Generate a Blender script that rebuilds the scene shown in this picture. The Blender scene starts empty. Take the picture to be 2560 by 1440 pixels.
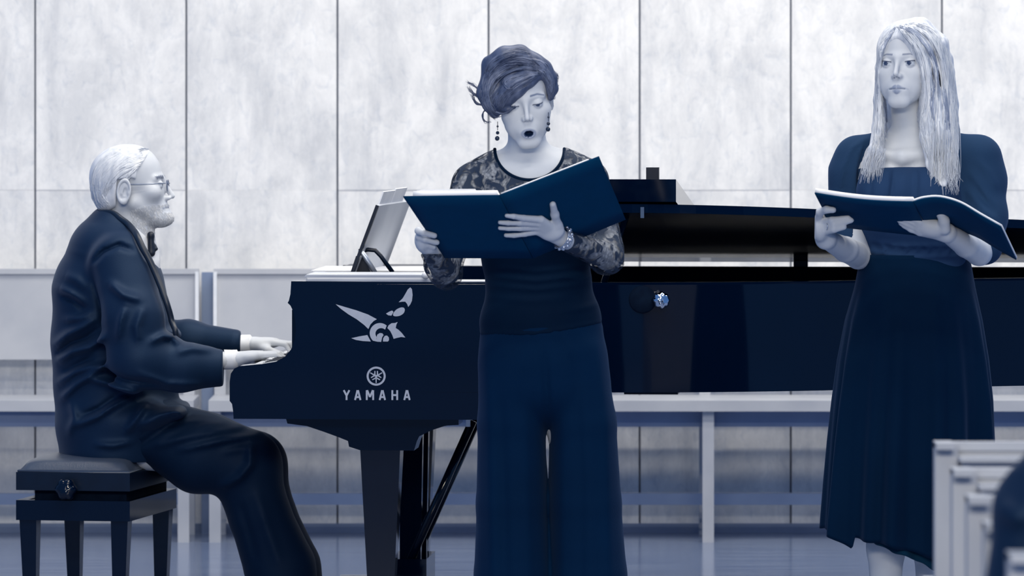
import bpy, bmesh, math, random
import numpy as np
from mathutils import Vector, Matrix

# ------------------------------------------------------------------ camera, world, lights, exposure
scene = bpy.context.scene
COL = scene.collection
FPX = 15000.0          # focal length in pixels of the 2560 wide frame
CAMH = 1.535           # eye height
HORY = 205.0           # image row of the horizon

cam_data = bpy.data.cameras.new('camera')
cam = bpy.data.objects.new('camera', cam_data)
COL.objects.link(cam)
cam.location = (0, 0, CAMH)
cam.rotation_euler = (math.radians(90), 0, 0)
cam_data.sensor_width = 36.0
cam_data.lens = 36.0 * FPX / 2560.0
cam_data.shift_y = -(720.0 - HORY) / 2560.0
cam_data.clip_end = 200
cam_data.dof.use_dof = True
cam_data.dof.focus_distance = 16.2
cam_data.dof.aperture_fstop = 7.0
scene.camera = cam

world = bpy.data.worlds.new('hall_air')
scene.world = world
world.use_nodes = True
world.node_tree.nodes['Background'].inputs[0].default_value = (0.19, 0.44, 1.0, 1)
world.node_tree.nodes['Background'].inputs[1].default_value = 0.40

def area_light(name, loc, target, sx, sy, power, color=(1, 1, 1)):
    ld = bpy.data.lights.new(name, 'AREA')
    ld.shape = 'RECTANGLE'
    ld.size = sx
    ld.size_y = sy
    ld.energy = power
    ld.color = color
    o = bpy.data.objects.new(name, ld)
    COL.objects.link(o)
    o.location = loc
    o.rotation_euler = (Vector(target) - Vector(loc)).to_track_quat('-Z', 'Y').to_euler()
    return o

# long strip lamps under the hall ceiling: two rows over the stage, three over the nave
WARM = (1.0, 0.925, 0.78)
for y, pw in ((16.7, 255), (17.8, 200)):
    area_light('stage_strip_lamp', (1.9, y, 6.6), (1.8, 19.2, 0.6), 8.0, 0.15, pw, WARM)
for y, z, pw in ((10.0, 6.4, 115), (11.5, 7.15, 115), (13.0, 7.9, 115)):
    area_light('nave_strip_lamp', (0.2, y, z), (0.2, 20.46, 0.4), 7.0, 0.12, pw, WARM)
area_light('added_front_fill', (0.0, 1.0, 5.0), (0.2, 16, 1.0), 7.0, 1.2, 680, WARM)  # added low front fill for hands and faces; no such lamp known

scene.view_settings.view_transform = 'Standard'
scene.view_settings.look = 'None'
scene.view_settings.gamma = 1.0
scene.view_settings.use_curve_mapping = False
scene.view_settings.exposure = 0.12

# ------------------------------------------------------------------ helpers
def P(px, py, Y):
    """world point seen at a pixel of the photograph, at distance Y"""
    return np.array([(px - 1280.0) * Y / FPX, Y, CAMH - (py - HORY) * Y / FPX])

def link(o, parent=None):
    COL.objects.link(o)
    if parent is not None:
        o.parent = parent
    return o

def tag(o, label=None, cat=None, group=None, kind=None):
    if label: o['label'] = label
    if cat: o['category'] = cat
    if group: o['group'] = group
    if kind: o['kind'] = kind
    return o

def empty(name, loc=(0, 0, 0), rz=0.0):
    o = bpy.data.objects.new(name, None)
    o.empty_display_size = 0.1
    link(o)
    o.location = loc
    o.rotation_euler = (0, 0, rz)
    return o

def np_mesh(name, verts, faces, smooth=True):
    """verts Nx3, faces MxK numpy (all the same K)"""
    me = bpy.data.meshes.new(name)
    verts = np.ascontiguousarray(verts, dtype=np.float32)
    faces = np.ascontiguousarray(faces, dtype=np.int32)
    n, k = faces.shape
    me.vertices.add(len(verts))
    me.vertices.foreach_set('co', verts.ravel())
    me.loops.add(n * k)
    me.loops.foreach_set('vertex_index', faces.ravel())
    me.polygons.add(n)
    me.polygons.foreach_set('loop_start', np.arange(0, n * k, k, dtype=np.int32))
    me.polygons.foreach_set('loop_total', np.full(n, k, dtype=np.int32))
    me.update(calc_edges=True)
    me.validate()
    if smooth:
        me.polygons.foreach_set('use_smooth', np.ones(len(me.polygons), dtype=bool))
    return me

def obj(name, me, mat=None, parent=None):
    o = bpy.data.objects.new(name, me)
    if mat is not None and len(me.materials) == 0:
        me.materials.append(mat)
    return link(o, parent)

def bm_obj(name, bm, mat, parent=None, smooth=False, bevel=0.0, seg=2):
    if bevel > 0:
        es = [e for e in bm.edges if len(e.link_faces) == 2 and e.calc_face_angle(0) > 0.5]
        bmesh.ops.bevel(bm, geom=es, offset=bevel, segments=seg, affect='EDGES', profile=0.6, clamp_overlap=True)
    bmesh.ops.recalc_face_normals(bm, faces=bm.faces)
    me = bpy.data.meshes.new(name)
    bm.to_mesh(me)
    bm.free()
    if smooth:
        for p in me.polygons: p.use_smooth = True
    return obj(name, me, mat, parent)

def bm_box(bm, lo, hi):
    v = [bm.verts.new((x, y, z)) for x in (lo[0], hi[0]) for y in (lo[1], hi[1]) for z in (lo[2], hi[2])]
    for f in ((0,1,3,2),(4,6,7,5),(0,4,5,1),(2,3,7,6),(0,2,6,4),(1,5,7,3)):
        bm.faces.new([v[i] for i in f])
    return v

def box(name, lo, hi, mat, parent=None, bevel=0.004, seg=2):
    bm = bmesh.new()
    bm_box(bm, lo, hi)
    return bm_obj(name, bm, mat, parent, bevel=bevel, seg=seg)

def frustum(name, c0, s0, z0, c1, s1, z1, mat, parent=None, bevel=0.004):
    bm = bmesh.new()
    r = []
    for (c, s, z) in ((c0, s0, z0), (c1, s1, z1)):
        r.append([bm.verts.new((c[0] + a * s[0], c[1] + b * s[1], z)) for a, b in ((-1,-1),(1,-1),(1,1),(-1,1))])
    bm.faces.new(r[0]); bm.faces.new(r[1])
    for i in range(4):
        j = (i + 1) % 4
        bm.faces.new((r[0][i], r[0][j], r[1][j], r[1][i]))
    return bm_obj(name, bm, mat, parent, bevel=bevel)

def prism(name, pts, axis, a, b, mat, parent=None, bevel=0.0, smooth=False):
    """closed 2D outline pts extruded along an axis (0,1,2) from a to b"""
    bm = bmesh.new()
    def v3(p, t):
        q = list(p); q.insert(axis, t); return q
    r0 = [bm.verts.new(v3(p, a)) for p in pts]
    r1 = [bm.verts.new(v3(p, b)) for p in pts]
    bm.faces.new(r0); bm.faces.new(r1)
    n = len(pts)
    for i in range(n):
        j = (i + 1) % n
        bm.faces.new((r0[i], r0[j], r1[j], r1[i]))
    return bm_obj(name, bm, mat, parent, bevel=bevel, smooth=smooth)

def catmull(pts, n=8, closed=False):
    pts = [np.array(p, float) for p in pts]
    out = []
    m = len(pts)
    rng = range(m) if closed else range(m - 1)
    for i in rng:
        if closed:
            p0, p1, p2, p3 = pts[(i-1) % m], pts[i], pts[(i+1) % m], pts[(i+2) % m]
        else:
            p1, p2 = pts[i], pts[i+1]
            p0 = pts[i-1] if i > 0 else 2*p1 - p2
            p3 = pts[i+2] if i + 2 < m else 2*p2 - p1
        for k in range(n):
            t = k / n
            out.append(0.5*((2*p1) + (p2-p0)*t + (2*p0-5*p1+4*p2-p3)*t*t + (3*p1-p0-3*p2+p3)*t**3))
    if not closed: out.append(pts[-1])
    return np.array(out)

def tubes(paths, radii, sides=5, flat=None):
    """many tubes in one vert/face array; paths list of Nx3, radii list of arrays N"""
    V, Fc = [], []
    off = 0
    for path, rad in zip(paths, radii):
        path = np.asarray(path, float); n = len(path)
        rad = np.broadcast_to(np.asarray(rad, float), (n,))
        t = np.gradient(path, axis=0)
        t /= np.linalg.norm(t, axis=1)[:, None] + 1e-9
        up = np.array([0.0, -1.0, 0.05])
        u = np.cross(t, up); ln = np.linalg.norm(u, axis=1)
        bad = ln < 0.1
        u[bad] = np.cross(t[bad], np.array([1.0, 0.1, 0.2]))
        u /= np.linalg.norm(u, axis=1)[:, None] + 1e-9
        w = np.cross(u, t)
        ang = np.arange(sides) * 2 * math.pi / sides
        fl = 1.0 if flat is None else flat
        ring = path[:, None, :] + rad[:, None, None] * (np.cos(ang)[None, :, None] * u[:, None, :] + fl * np.sin(ang)[None, :, None] * w[:, None, :])
        V.append(ring.reshape(-1, 3))
        i = np.arange(n - 1)[:, None] * sides; j = np.arange(sides)[None, :]; j2 = (j + 1) % sides
        q = np.stack([i + j, i + j2, i + sides + j2, i + sides + j], -1).reshape(-1, 4) + off
        Fc.append(q)
        off += n * sides
    return np.concatenate(V), np.concatenate(Fc)

def tube_obj(name, path, rad, mat, parent=None, sides=10, flat=None):
    V, Fc = tubes([path], [rad], sides, flat)
    me = np_mesh(name, V, Fc)
    bm = bmesh.new(); bm.from_mesh(me)
    bmesh.ops.holes_fill(bm, edges=[e for e in bm.edges if e.is_boundary], sides=0)
    bm.to_mesh(me); bm.free()
    return obj(name, me, mat, parent)

def lathe(name, prof, mat, parent=None, seg=24, axis=2, loc=(0,0,0), lobes=0, amp=0.0):
    """prof list of (r, h)"""
    V = []
    for r, h in prof:
        for k in range(seg):
            a = 2 * math.pi * k / seg
            rr = r * (1 + amp * math.cos(lobes * a)) if lobes else r
            p = [rr * math.cos(a), rr * math.sin(a)]
            p.insert(axis, h)
            V.append([p[i] + loc[i] for i in range(3)])
    Fq = []
    for i in range(len(prof) - 1):
        for k in range(seg):
            k2 = (k + 1) % seg
            Fq.append((i*seg+k, i*seg+k2, (i+1)*seg+k2, (i+1)*seg+k))
    me = np_mesh(name, np.array(V), np.array(Fq))
    bm = bmesh.new(); bm.from_mesh(me)
    bmesh.ops.holes_fill(bm, edges=[e for e in bm.edges if e.is_boundary], sides=0)
    bmesh.ops.recalc_face_normals(bm, faces=bm.faces)
    bm.to_mesh(me); bm.free()
    return obj(name, me, mat, parent)

# ------------------------------------------------------------------ materials
def srgb(r, g, b):
    f = lambda c: ((c/255.0 + 0.055)/1.055)**2.4 if c > 10 else c/255.0/12.92
    return (f(r), f(g), f(b), 1.0)

def mat(name, col, rough=0.5, metal=0.0, spec=0.5, col2=None, scale=8.0, detail=4.0, stretch=(1, 1, 1),
        bump=0.0, bump_scale=40.0, coat=0.0, sheen=0.0, contrast=(0.35, 0.65), sss=0.0):
    m = bpy.data.materials.new(name)
    m.use_nodes = True
    nt = m.node_tree; N = nt.nodes; L = nt.links
    b = N['Principled BSDF']
    b.inputs['Base Color'].default_value = col
    b.inputs['Roughness'].default_value = rough
    b.inputs['Metallic'].default_value = metal
    b.inputs['Specular IOR Level'].default_value = spec
    b.inputs['Coat Weight'].default_value = coat
    b.inputs['Coat Roughness'].default_value = 0.04
    if sheen > 0:
        b.inputs['Sheen Weight'].default_value = sheen
        b.inputs['Sheen Roughness'].default_value = 0.45
    tc = N.new('ShaderNodeTexCoord')
    mp = N.new('ShaderNodeMapping'); mp.inputs['Scale'].default_value = stretch
    L.new(tc.outputs['Object'], mp.inputs['Vector'])
    if col2 is not None:
        n = N.new('ShaderNodeTexNoise'); n.inputs['Scale'].default_value = scale; n.inputs['Detail'].default_value = detail
        L.new(mp.outputs[0], n.inputs['Vector'])
        r = N.new('ShaderNodeValToRGB')
        r.color_ramp.elements[0].position = contrast[0]; r.color_ramp.elements[0].color = col
        r.color_ramp.elements[1].position = contrast[1]; r.color_ramp.elements[1].color = col2
        L.new(n.outputs['Fac'], r.inputs[0])
        L.new(r.outputs[0], b.inputs['Base Color'])
    if bump > 0:
        n2 = N.new('ShaderNodeTexNoise'); n2.inputs['Scale'].default_value = bump_scale; n2.inputs['Detail'].default_value = 3
        L.new(mp.outputs[0], n2.inputs['Vector'])
        bp = N.new('ShaderNodeBump'); bp.inputs['Strength'].default_value = bump; bp.inputs['Distance'].default_value = 0.01
        L.new(n2.outputs['Fac'], bp.inputs['Height'])
        L.new(bp.outputs[0], b.inputs['Normal'])
    return m

def stone_material():
    m = bpy.data.materials.new('veined_stone')
    m.use_nodes = True
    nt = m.node_tree; N = nt.nodes; L = nt.links
    b = N['Principled BSDF']; b.inputs['Roughness'].default_value = 0.55; b.inputs['Specular IOR Level'].default_value = 0.3
    tc = N.new('ShaderNodeTexCoord'); oi = N.new('ShaderNodeObjectInfo')
    ad = N.new('ShaderNodeVectorMath'); ad.operation = 'ADD'
    sc = N.new('ShaderNodeVectorMath'); sc.operation = 'SCALE'; sc.inputs['Scale'].default_value = 37.0
    cx = N.new('ShaderNodeCombineXYZ')
    L.new(oi.outputs['Random'], cx.inputs[0]); L.new(oi.outputs['Random'], cx.inputs[2])
    L.new(cx.outputs[0], sc.inputs[0]); L.new(tc.outputs['Object'], ad.inputs[0]); L.new(sc.outputs[0], ad.inputs[1])
    def noise(scale, detail, stretch, dist=0.0, rough=0.6):
        mp = N.new('ShaderNodeMapping'); mp.inputs['Scale'].default_value = stretch
        L.new(ad.outputs[0], mp.inputs['Vector'])
        n = N.new('ShaderNodeTexNoise'); n.inputs['Scale'].default_value = scale; n.inputs['Detail'].default_value = detail
        n.inputs['Distortion'].default_value = dist; n.inputs['Roughness'].default_value = rough
        L.new(mp.outputs[0], n.inputs['Vector'])
        return n
    def ramp(n, p0, c0, p1, c1):
        r = N.new('ShaderNodeValToRGB')
        r.color_ramp.elements[0].position = p0; r.color_ramp.elements[0].color = c0
        r.color_ramp.elements[1].position = p1; r.color_ramp.elements[1].color = c1
        L.new(n.outputs['Fac'], r.inputs[0]); return r
    n1 = noise(5.0, 12, (1, 1, 0.6), 0.3, 0.72)
    base = ramp(n1, 0.40, (0.70, 0.71, 0.73, 1), 0.60, (0.88, 0.88, 0.88, 1))
    n2 = noise(7.0, 9, (1.0, 1, 0.16), 0.5, 0.66)                      # vertical drifts
    dr = ramp(n2, 0.48, (1, 1, 1, 1), 0.70, (0.72, 0.74, 0.78, 1))
    n3 = noise(26.0, 6, (1, 1, 0.7), 1.0, 0.62)                   # fine veins
    ve = ramp(n3, 0.30, (0.80, 0.83, 0.88, 1), 0.48, (1, 1, 1, 1))
    m1 = N.new('ShaderNodeMixRGB'); m1.blend_type = 'MULTIPLY'; m1.inputs[0].default_value = 0.75
    L.new(base.outputs[0], m1.inputs[1]); L.new(dr.outputs[0], m1.inputs[2])
    m2 = N.new('ShaderNodeMixRGB'); m2.blend_type = 'MULTIPLY'; m2.inputs[0].default_value = 0.7
    L.new(m1.outputs[0], m2.inputs[1]); L.new(ve.outputs[0], m2.inputs[2])
    L.new(m2.outputs[0], b.inputs['Base Color'])
    bp = N.new('ShaderNodeBump'); bp.inputs['Strength'].default_value = 0.15; bp.inputs['Distance'].default_value = 0.01
    L.new(n3.outputs['Fac'], bp.inputs['Height']); L.new(bp.outputs[0], b.inputs['Normal'])
    return m

M = {}
M['stone'] = stone_material()
M['grout'] = mat('dark_joint', srgb(138, 147, 168), 0.9, col2=srgb(120, 130, 154), scale=4)
M['floor'] = mat('polished_wood_floor', srgb(92, 108, 142), 0.15, spec=0.4, col2=srgb(118, 132, 160), scale=3.0, stretch=(0.6, 9, 1), bump=0.03, bump_scale=14)
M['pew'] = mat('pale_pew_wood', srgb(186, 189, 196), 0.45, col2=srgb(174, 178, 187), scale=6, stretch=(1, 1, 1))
M['pew_dark'] = mat('shaded_dark_wood', srgb(112, 130, 164), 0.5, col2=srgb(124, 142, 174), scale=5)  # darkened copy of the pew wood; apron and stretcher shade is in its colour
M['black'] = mat('black_polish', (0.0003, 0.0036, 0.0145, 1), 0.06, spec=0.36, col2=(0.0004, 0.0042, 0.017, 1), scale=3)
M['black_satin'] = mat('black_satin', (0.0006, 0.006, 0.020, 1), 0.35, spec=0.3, col2=(0.0008, 0.008, 0.026, 1), scale=20)
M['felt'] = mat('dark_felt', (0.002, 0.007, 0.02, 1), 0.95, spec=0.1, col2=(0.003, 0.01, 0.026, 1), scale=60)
M['ivory'] = mat('ivory_key', srgb(232, 234, 238), 0.3, col2=srgb(224, 228, 234), scale=30)
M['chrome'] = mat('chrome', srgb(214, 220, 230), 0.08, metal=1.0, col2=srgb(196, 206, 220), scale=40)
M['brushed'] = mat('brushed_metal', srgb(206, 212, 222), 0.3, metal=0.7, col2=srgb(180, 190, 206), scale=30)
M['inlay'] = mat('pale_inlay', srgb(176, 182, 196), 0.45, col2=srgb(168, 176, 192), scale=50)
M['plate'] = mat('bronzed_plate', srgb(70, 90, 120), 0.35, metal=0.6, col2=srgb(60, 80, 112), scale=12)
M['paper'] = mat('paper', srgb(240, 241, 244), 0.8, col2=srgb(230, 232, 237), scale=14)
M['paper_edge'] = mat('paper_edges', srgb(196, 202, 214), 0.85, col2=srgb(150, 158, 178), scale=6, stretch=(1, 1, 60))
M['leather'] = mat('bench_leather', (0.045, 0.062, 0.100, 1), 0.36, spec=0.6, col2=(0.052, 0.070, 0.110, 1), scale=30, bump=0.08, bump_scale=180)

M['acrylic'] = mat('pale_acrylic', srgb(206, 210, 218), 0.5, col2=srgb(198, 203, 212), scale=6)
M['lid_black'] = mat('lightened_piano_lacquer', (0.0004, 0.0060, 0.0230, 1), 0.07, spec=0.10, col2=(0.0005, 0.0066, 0.025, 1), scale=3)  # same lacquer as the piano, base lightened for the dim underside
# ------------------------------------------------------------------ the setting: floor and stone wall
YW = FPX / 733.0                      # stone wall face
fl = box('floor', (-7, -1, -0.12), (7, YW + 0.3, 0), M['floor'], bevel=0)
tag(fl, 'polished wooden floor reflecting the pew legs', None, kind='structure')
wall = box('wall_back', (-5, YW + 0.025, -0.12), (5, YW + 0.25, 7.0), M['grout'], bevel=0)
tag(wall, 'tall wall clad in pale veined stone slabs', None, kind='structure')
JX = [(88 + 377.8 * k - 1280) * YW / FPX for k in range(-6, 13)]
ZJ = [0.0, CAMH - (475 - HORY) / 733.0, 2.75, 4.35]
slab_cache = {}
for i in range(len(JX) - 1):
    for j in range(3):
        w = JX[i+1] - JX[i] - 0.0070; h = ZJ[j+1] - ZJ[j] - 0.0003
        key = (j,)
        if key not in slab_cache:
            bm = bmesh.new()
            bm_box(bm, (-w/2, 0, -h/2), (w/2, 0.03, h/2))
            s = bm_obj('stone_slab', bm, M['stone'], wall, bevel=0.0008, seg=1)
            slab_cache[key] = s.data
        else:
            s = obj('stone_slab', slab_cache[key], None, wall)
        random.seed(i * 7 + j)
        s.location = ((JX[i] + JX[i+1]) / 2, YW + random.uniform(-0.0015, 0.0015), (ZJ[j] + ZJ[j+1]) / 2)
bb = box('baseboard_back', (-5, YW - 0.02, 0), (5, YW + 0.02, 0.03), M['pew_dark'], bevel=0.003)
tag(bb, 'low dark skirting strip under the stone wall', None, kind='structure')

# ------------------------------------------------------------------ pews standing against the wall
def wall_pew(label, x0, x1, legs, end_post=None):
    """x0..x1 in metres; legs list of x centres"""
    root = empty('wall_pew', ((x0 + x1) / 2, 20.2, 0))
    tag(root, label, 'pew', 'pews along the stone wall')
    ox = (x0 + x1) / 2; oy = 20.2
    def bx(n, lo, hi, m, b=0.004):
        return box(n, (lo[0]-ox, lo[1]-oy, lo[2]), (hi[0]-ox, hi[1]-oy, hi[2]), m, root, b)
    bx('seat', (x0, 19.98, 0.438), (x1, 20.35, 0.474), M['pew'], 0.006)
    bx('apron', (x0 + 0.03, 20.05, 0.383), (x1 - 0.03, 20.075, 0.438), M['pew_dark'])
    bx('backrest', (x0, 20.32, 0.595), (x1, 20.345, 0.885), M['pew'])
    bx('top_rail', (x0, 20.31, 0.885), (x1, 20.35, 0.902), M['pew'], 0.005)
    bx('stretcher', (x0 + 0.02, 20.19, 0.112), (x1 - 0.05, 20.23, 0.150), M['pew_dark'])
    for e in (x0, x1 - 0.012):
        bx('edge_strip', (e, 20.305, 0.592), (e + 0.012, 20.319, 0.892), M['ivory'], 0.002)
    for x in legs:
        bx('leg', (x - 0.019, 20.0, 0), (x + 0.019, 20.04, 0.438), M['pew'])
        bx('rear_leg', (x - 0.019, 20.351, 0), (x + 0.019, 20.385, 0.89), M['pew'])
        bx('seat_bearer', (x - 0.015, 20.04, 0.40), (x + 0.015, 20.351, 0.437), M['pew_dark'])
    return root
def wx(px, s=745.0): return (px - 1280) / s
wall_pew('pale wooden pew behind the pianist, ending beside his arm', wx(490) - 3.2, wx(490), [wx(464), wx(464) - 1.6, wx(464) - 3.1])
wall_pew('long pale wooden pew behind the grand piano', wx(527), wx(527) + 3.3, [wx(524, 749) + 0.019, wx(1770, 749), wx(527) + 3.27])
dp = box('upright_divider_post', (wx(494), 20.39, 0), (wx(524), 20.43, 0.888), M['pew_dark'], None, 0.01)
tag(dp, 'dark narrow upright post between the two wall pews', 'post')

# ------------------------------------------------------------------ audience pews, seen from behind at the lower right
def nave_pew(label, px, py, Y, group='pews of the nave'):
    x = (px - 1280) * Y / FPX
    top = 0.85
    root = empty('nave_pew', (x, Y, 0))
    tag(root, label, 'pew', group)
    z = CAMH - (py - HORY) * Y / FPX      # exact row of the top edge
    box('end_post', (0, -0.02, 0), (0.043, 0.03, z - 0.002), M['pew'], root, 0.004)
    box('post_cap', (0.0, -0.055, z - 0.012), (0.034, 0.035, z), M['pew'], root, 0.004)
    box('top_rail', (0.034, -0.004, z - 0.017), (2.6, 0.03, z - 0.001), M['pew'], root, 0.003)
    box('back_panel', (0.03, 0.004, 0.22), (2.6, 0.022, z - 0.017), M['pew'], root, 0.002)
    box('book_ledge', (0.043, -0.085, z - 0.034), (2.6, 0.004, z - 0.026), M['pew'], root, 0.003)
    box('ledge_front', (0.05, -0.06, z - 0.062), (2.6, -0.045, z - 0.034), M['pew'], root, 0.003)
    box('end_panel', (0.006, 0.03, 0.05), (0.036, 0.42, 0.56), M['pew'], root, 0.01)
    box('seat', (0.036, 0.022, 0.41), (2.6, 0.42, 0.445), M['pew'], root, 0.006)
    box('foot_rail', (0.0, -0.03, 0), (0.043, 0.45, 0.05), M['pew'], root, 0.006)
    return root
nave_pew('farthest of the nave pews, its end post below the blonde singer', 2336, 1104, 11.42)
nave_pew('nave pew second from the stage', 2379, 1170, 10.66)
nave_pew('nave pew third from the stage, partly behind the dark sleeve', 2416, 1238, 9.94)
nave_pew('nave pew fourth from the stage, mostly hidden by the dark sleeve', 2459, 1305, 9.32)
nave_pew('nearest nave pew, only a corner showing below the dark sleeve', 2519, 1380, 8.72)
# ------------------------------------------------------------------ grand piano
PA = math.radians(4.0)
PX0, PY0 = (575 - 1280) * 16.67 / FPX, 16.67
piano = empty('grand_piano', (PX0, PY0, 0), -PA)
tag(piano, 'long black polished concert grand piano with half raised lid', 'piano')
def PL(px, py, yl):
    """piano local x, z of a pixel at local depth yl"""
    Y = PY0 + yl
    for _ in range(6):
        X = (px - 1280) * Y / FPX
        # X = PX0 + x cos + yl sin ; Y = PY0 - x sin + yl cos
        x = (X - PX0 - yl * math.sin(PA)) / math.cos(PA)
        Y = PY0 - x * math.sin(PA) + yl * math.cos(PA)
    return x, CAMH - (py - HORY) * Y / FPX
ZR, ZB, ZK = 0.98, 0.676, 0.599       # rim top, rim bottom, key bed bottom
WID = 1.54
bent = catmull([(0.40, 0.0), (0.9, 0.0), (1.25, 0.02), (1.6, 0.13), (1.95, 0.33), (2.25, 0.47), (2.5, 0.57), (2.68, 0.76), (2.735, 1.02), (2.70, 1.28), (2.58, 1.46), (2.40, 1.535), (2.1, WID), (1.4, WID), (0.8, WID), (0.40, WID)], 8)
def offset_in(path, t):
    tg = np.gradient(path, axis=0); tg /= np.linalg.norm(tg, axis=1)[:, None]
    return path + np.stack([-tg[:, 1], tg[:, 0]], 1) * t
def rim_part(name, path, t, z0, z1, m, bevel=0.006):
    inn = offset_in(path, t)
    n = len(path)
    ring = [(path, z0), (path, z1 - bevel), (offset_in(path, bevel), z1), (offset_in(path, t - bevel), z1), (inn, z1 - bevel), (inn, z0)]
    V = np.concatenate([np.concatenate([p, np.full((n, 1), z)], 1) for p, z in ring])
    Fq = []
    k = len(ring)
    for r in range(k):
        r2 = (r + 1) % k
        for i in range(n - 1):
            Fq.append((r*n+i, r*n+i+1, r2*n+i+1, r2*n+i))
    me = np_mesh(name, V, np.array(Fq))
    bm = bmesh.new(); bm.from_mesh(me)
    bmesh.ops.holes_fill(bm, edges=[e for e in bm.edges if e.is_boundary], sides=0)
    bmesh.ops.recalc_face_normals(bm, faces=bm.faces); bm.to_mesh(me); bm.free()
    me.set_sharp_from_angle(angle=math.radians(30))
    return obj(name, me, m, piano)
rim_part('rim', bent, 0.065, ZB, ZR, M['black'])
# cheek profile traced from the near arm
prof_px = [(728, 703), (726, 735), (722, 752), (719, 757), (726, 764), (733, 778), (738, 800), (740, 825), (737, 850), (728, 873), (712, 892), (690, 904), (655, 910), (600, 915), (586, 921), (577, 934), (574, 955), (574, 1002), (580, 1010), (583, 1030), (584, 1047)]
prof = [PL(a, b, 0.0) for a, b in prof_px]
prof = [(x, z) for x, z in prof]
prof += [(0.72, ZK), (0.72, ZR), ]
for nm, y0, y1 in (('cheek', 0.0, 0.075), ('cheek', WID - 0.075, WID)):
    prism(nm, prof, 1, y0, y1, M['black'], piano, bevel=0.003)
kf = prof[17][0]
box('key_bed', (0.02, 0.075, ZK), (0.72, WID - 0.075, 0.66), M['black'], piano)
box('side_skirt', (0.70, 0.012, ZK), (1.02, 0.07, ZB + 0.005), M['black'], piano)
box('key_slip', (0.012, 0.075, 0.66), (0.035, WID - 0.075, 0.735), M['black'], piano)
box('fallboard', (0.165, 0.075, 0.66), (0.20, WID - 0.075, 0.90), M['black'], piano)
box('pin_block', (0.20, 0.075, 0.80), (0.42, WID - 0.075, 0.93), M['black_satin'], piano)
# keys
wk = (WID - 0.15) / 52
bmw = bmesh.new(); bm_box(bmw, (0, 0.0006, 0), (0.135, wk - 0.0006, 0.022))
k0 = bm_obj('white_key', bmw, M['ivory'], piano, bevel=0.001, seg=1)
bmb = bmesh.new(); bm_box(bmb, (0, -0.005, 0), (0.09, 0.005, 0.012))
b0 = bm_obj('black_key', bmb, M['black_satin'], piano, bevel=0.001, seg=1)
k0.location = (0.035, 0.075, 0.716)
b0.location = (0.078, 0.075 + wk, 0.738)
for i in range(1, 52):
    k = k0.copy(); COL.objects.link(k); k.location = (0.035, 0.075 + i * wk, 0.716)
for i in range(2, 52):
    if i % 7 in (1, 2, 4, 5, 6):
        k = b0.copy(); COL.objects.link(k); k.location = (0.078, 0.075 + i * wk, 0.738)
# soundboard, plate, cross beams under
sb = [tuple(p) for p in offset_in(bent, 0.06)]
prism('soundboard', sb, 2, 0.79, 0.80, M['plate'], piano)
prism('bottom_board', sb, 2, ZB + 0.02, ZB + 0.035, M['black_satin'], piano)
for y in (0.35, 0.7, 1.05):
    box('plate_strut', (0.42, y, 0.84), (1.9 if y > 0.3 else 1.3, y + 0.03, 0.88), M['plate'], piano)
for x, w, dz in ((0.90, 0.08, 0.03), (PL(1560, 980, 0.1)[0], 0.15, 0.010)):
    box('cross_beam', (x, 0.10, ZB - dz), (x + w, 1.5, ZB + 0.03), M['black_satin'], piano, 0.006)
# legs: corbel top, tapered column, caster
def piano_leg(pxc, yl, corbel=True, name='leg'):
    x, _ = PL(pxc, 1300, yl)
    if corbel:
        half = 0.245
        pts = [(-0.24, ZK), (-0.235, ZK-0.018), (-0.18, ZK-0.025), (-0.135, ZK-0.04), (-0.09, ZK-0.056), (-0.065, ZK-0.066), (-0.062, ZK-0.082), (-0.03, ZK-0.092),
               (0.12, ZK-0.092), (0.128, ZK-0.066), (0.135, ZK-0.052), (0.17, ZK-0.035), (0.21, ZK-0.022), (0.245, ZK-0.02), (0.245, ZK)]
        prism('leg_corbel', [(x - 0.025 + a, b) for a, b in pts], 1, yl - 0.06, yl + 0.09, M['black'], piano, bevel=0.003)
        z1 = ZK - 0.09
    else:
        box('leg_block', (x - 0.1, yl - 0.1, ZB - 0.09), (x + 0.1, yl + 0.1, ZB + 0.02), M['black'], piano)
        z1 = ZB - 0.09
    frustum(name, (x, yl), (0.036, 0.036), 0.10, (x, yl), (0.056, 0.056), z1, M['black'], piano)
    frustum('leg_foot', (x, yl), (0.045, 0.045), 0.085, (x, yl), (0.045, 0.045), 0.11, M['black'], piano)
    box('caster_fork', (x - 0.022, yl - 0.02, 0.05), (x + 0.022, yl + 0.02, 0.09), M['brushed'], piano)
    o = lathe('caster_wheel', [(0.0, -0.018), (0.03, -0.018), (0.037, -0.01), (0.037, 0.01), (0.03, 0.018), (0.0, 0.018)], M['brushed'], piano, seg=20, axis=1)
    o.location = (x + 0.012, yl, 0.037)
piano_leg(955, 0.16)
piano_leg(1041, 1.36)
def tail_leg():
    x, yl = 2.40, 1.0
    box('leg_block', (x - 0.1, yl - 0.1, ZB - 0.09), (x + 0.1, yl + 0.1, ZB + 0.02), M['black'], piano)
    frustum('leg', (x, yl), (0.036, 0.036), 0.10, (x, yl), (0.056, 0.056), ZB - 0.09, M['black'], piano)
    frustum('leg_foot', (x, yl), (0.045, 0.045), 0.085, (x, yl), (0.045, 0.045), 0.11, M['black'], piano)
    box('caster_fork', (x - 0.022, yl - 0.02, 0.05), (x + 0.022, yl + 0.02, 0.09), M['brushed'], piano)
    o = lathe('caster_wheel', [(0.0, -0.018), (0.03, -0.018), (0.037, -0.01), (0.037, 0.01), (0.03, 0.018), (0.0, 0.018)], M['brushed'], piano, seg=20, axis=1)
    o.location = (x + 0.012, yl, 0.037)
tail_leg()
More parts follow.
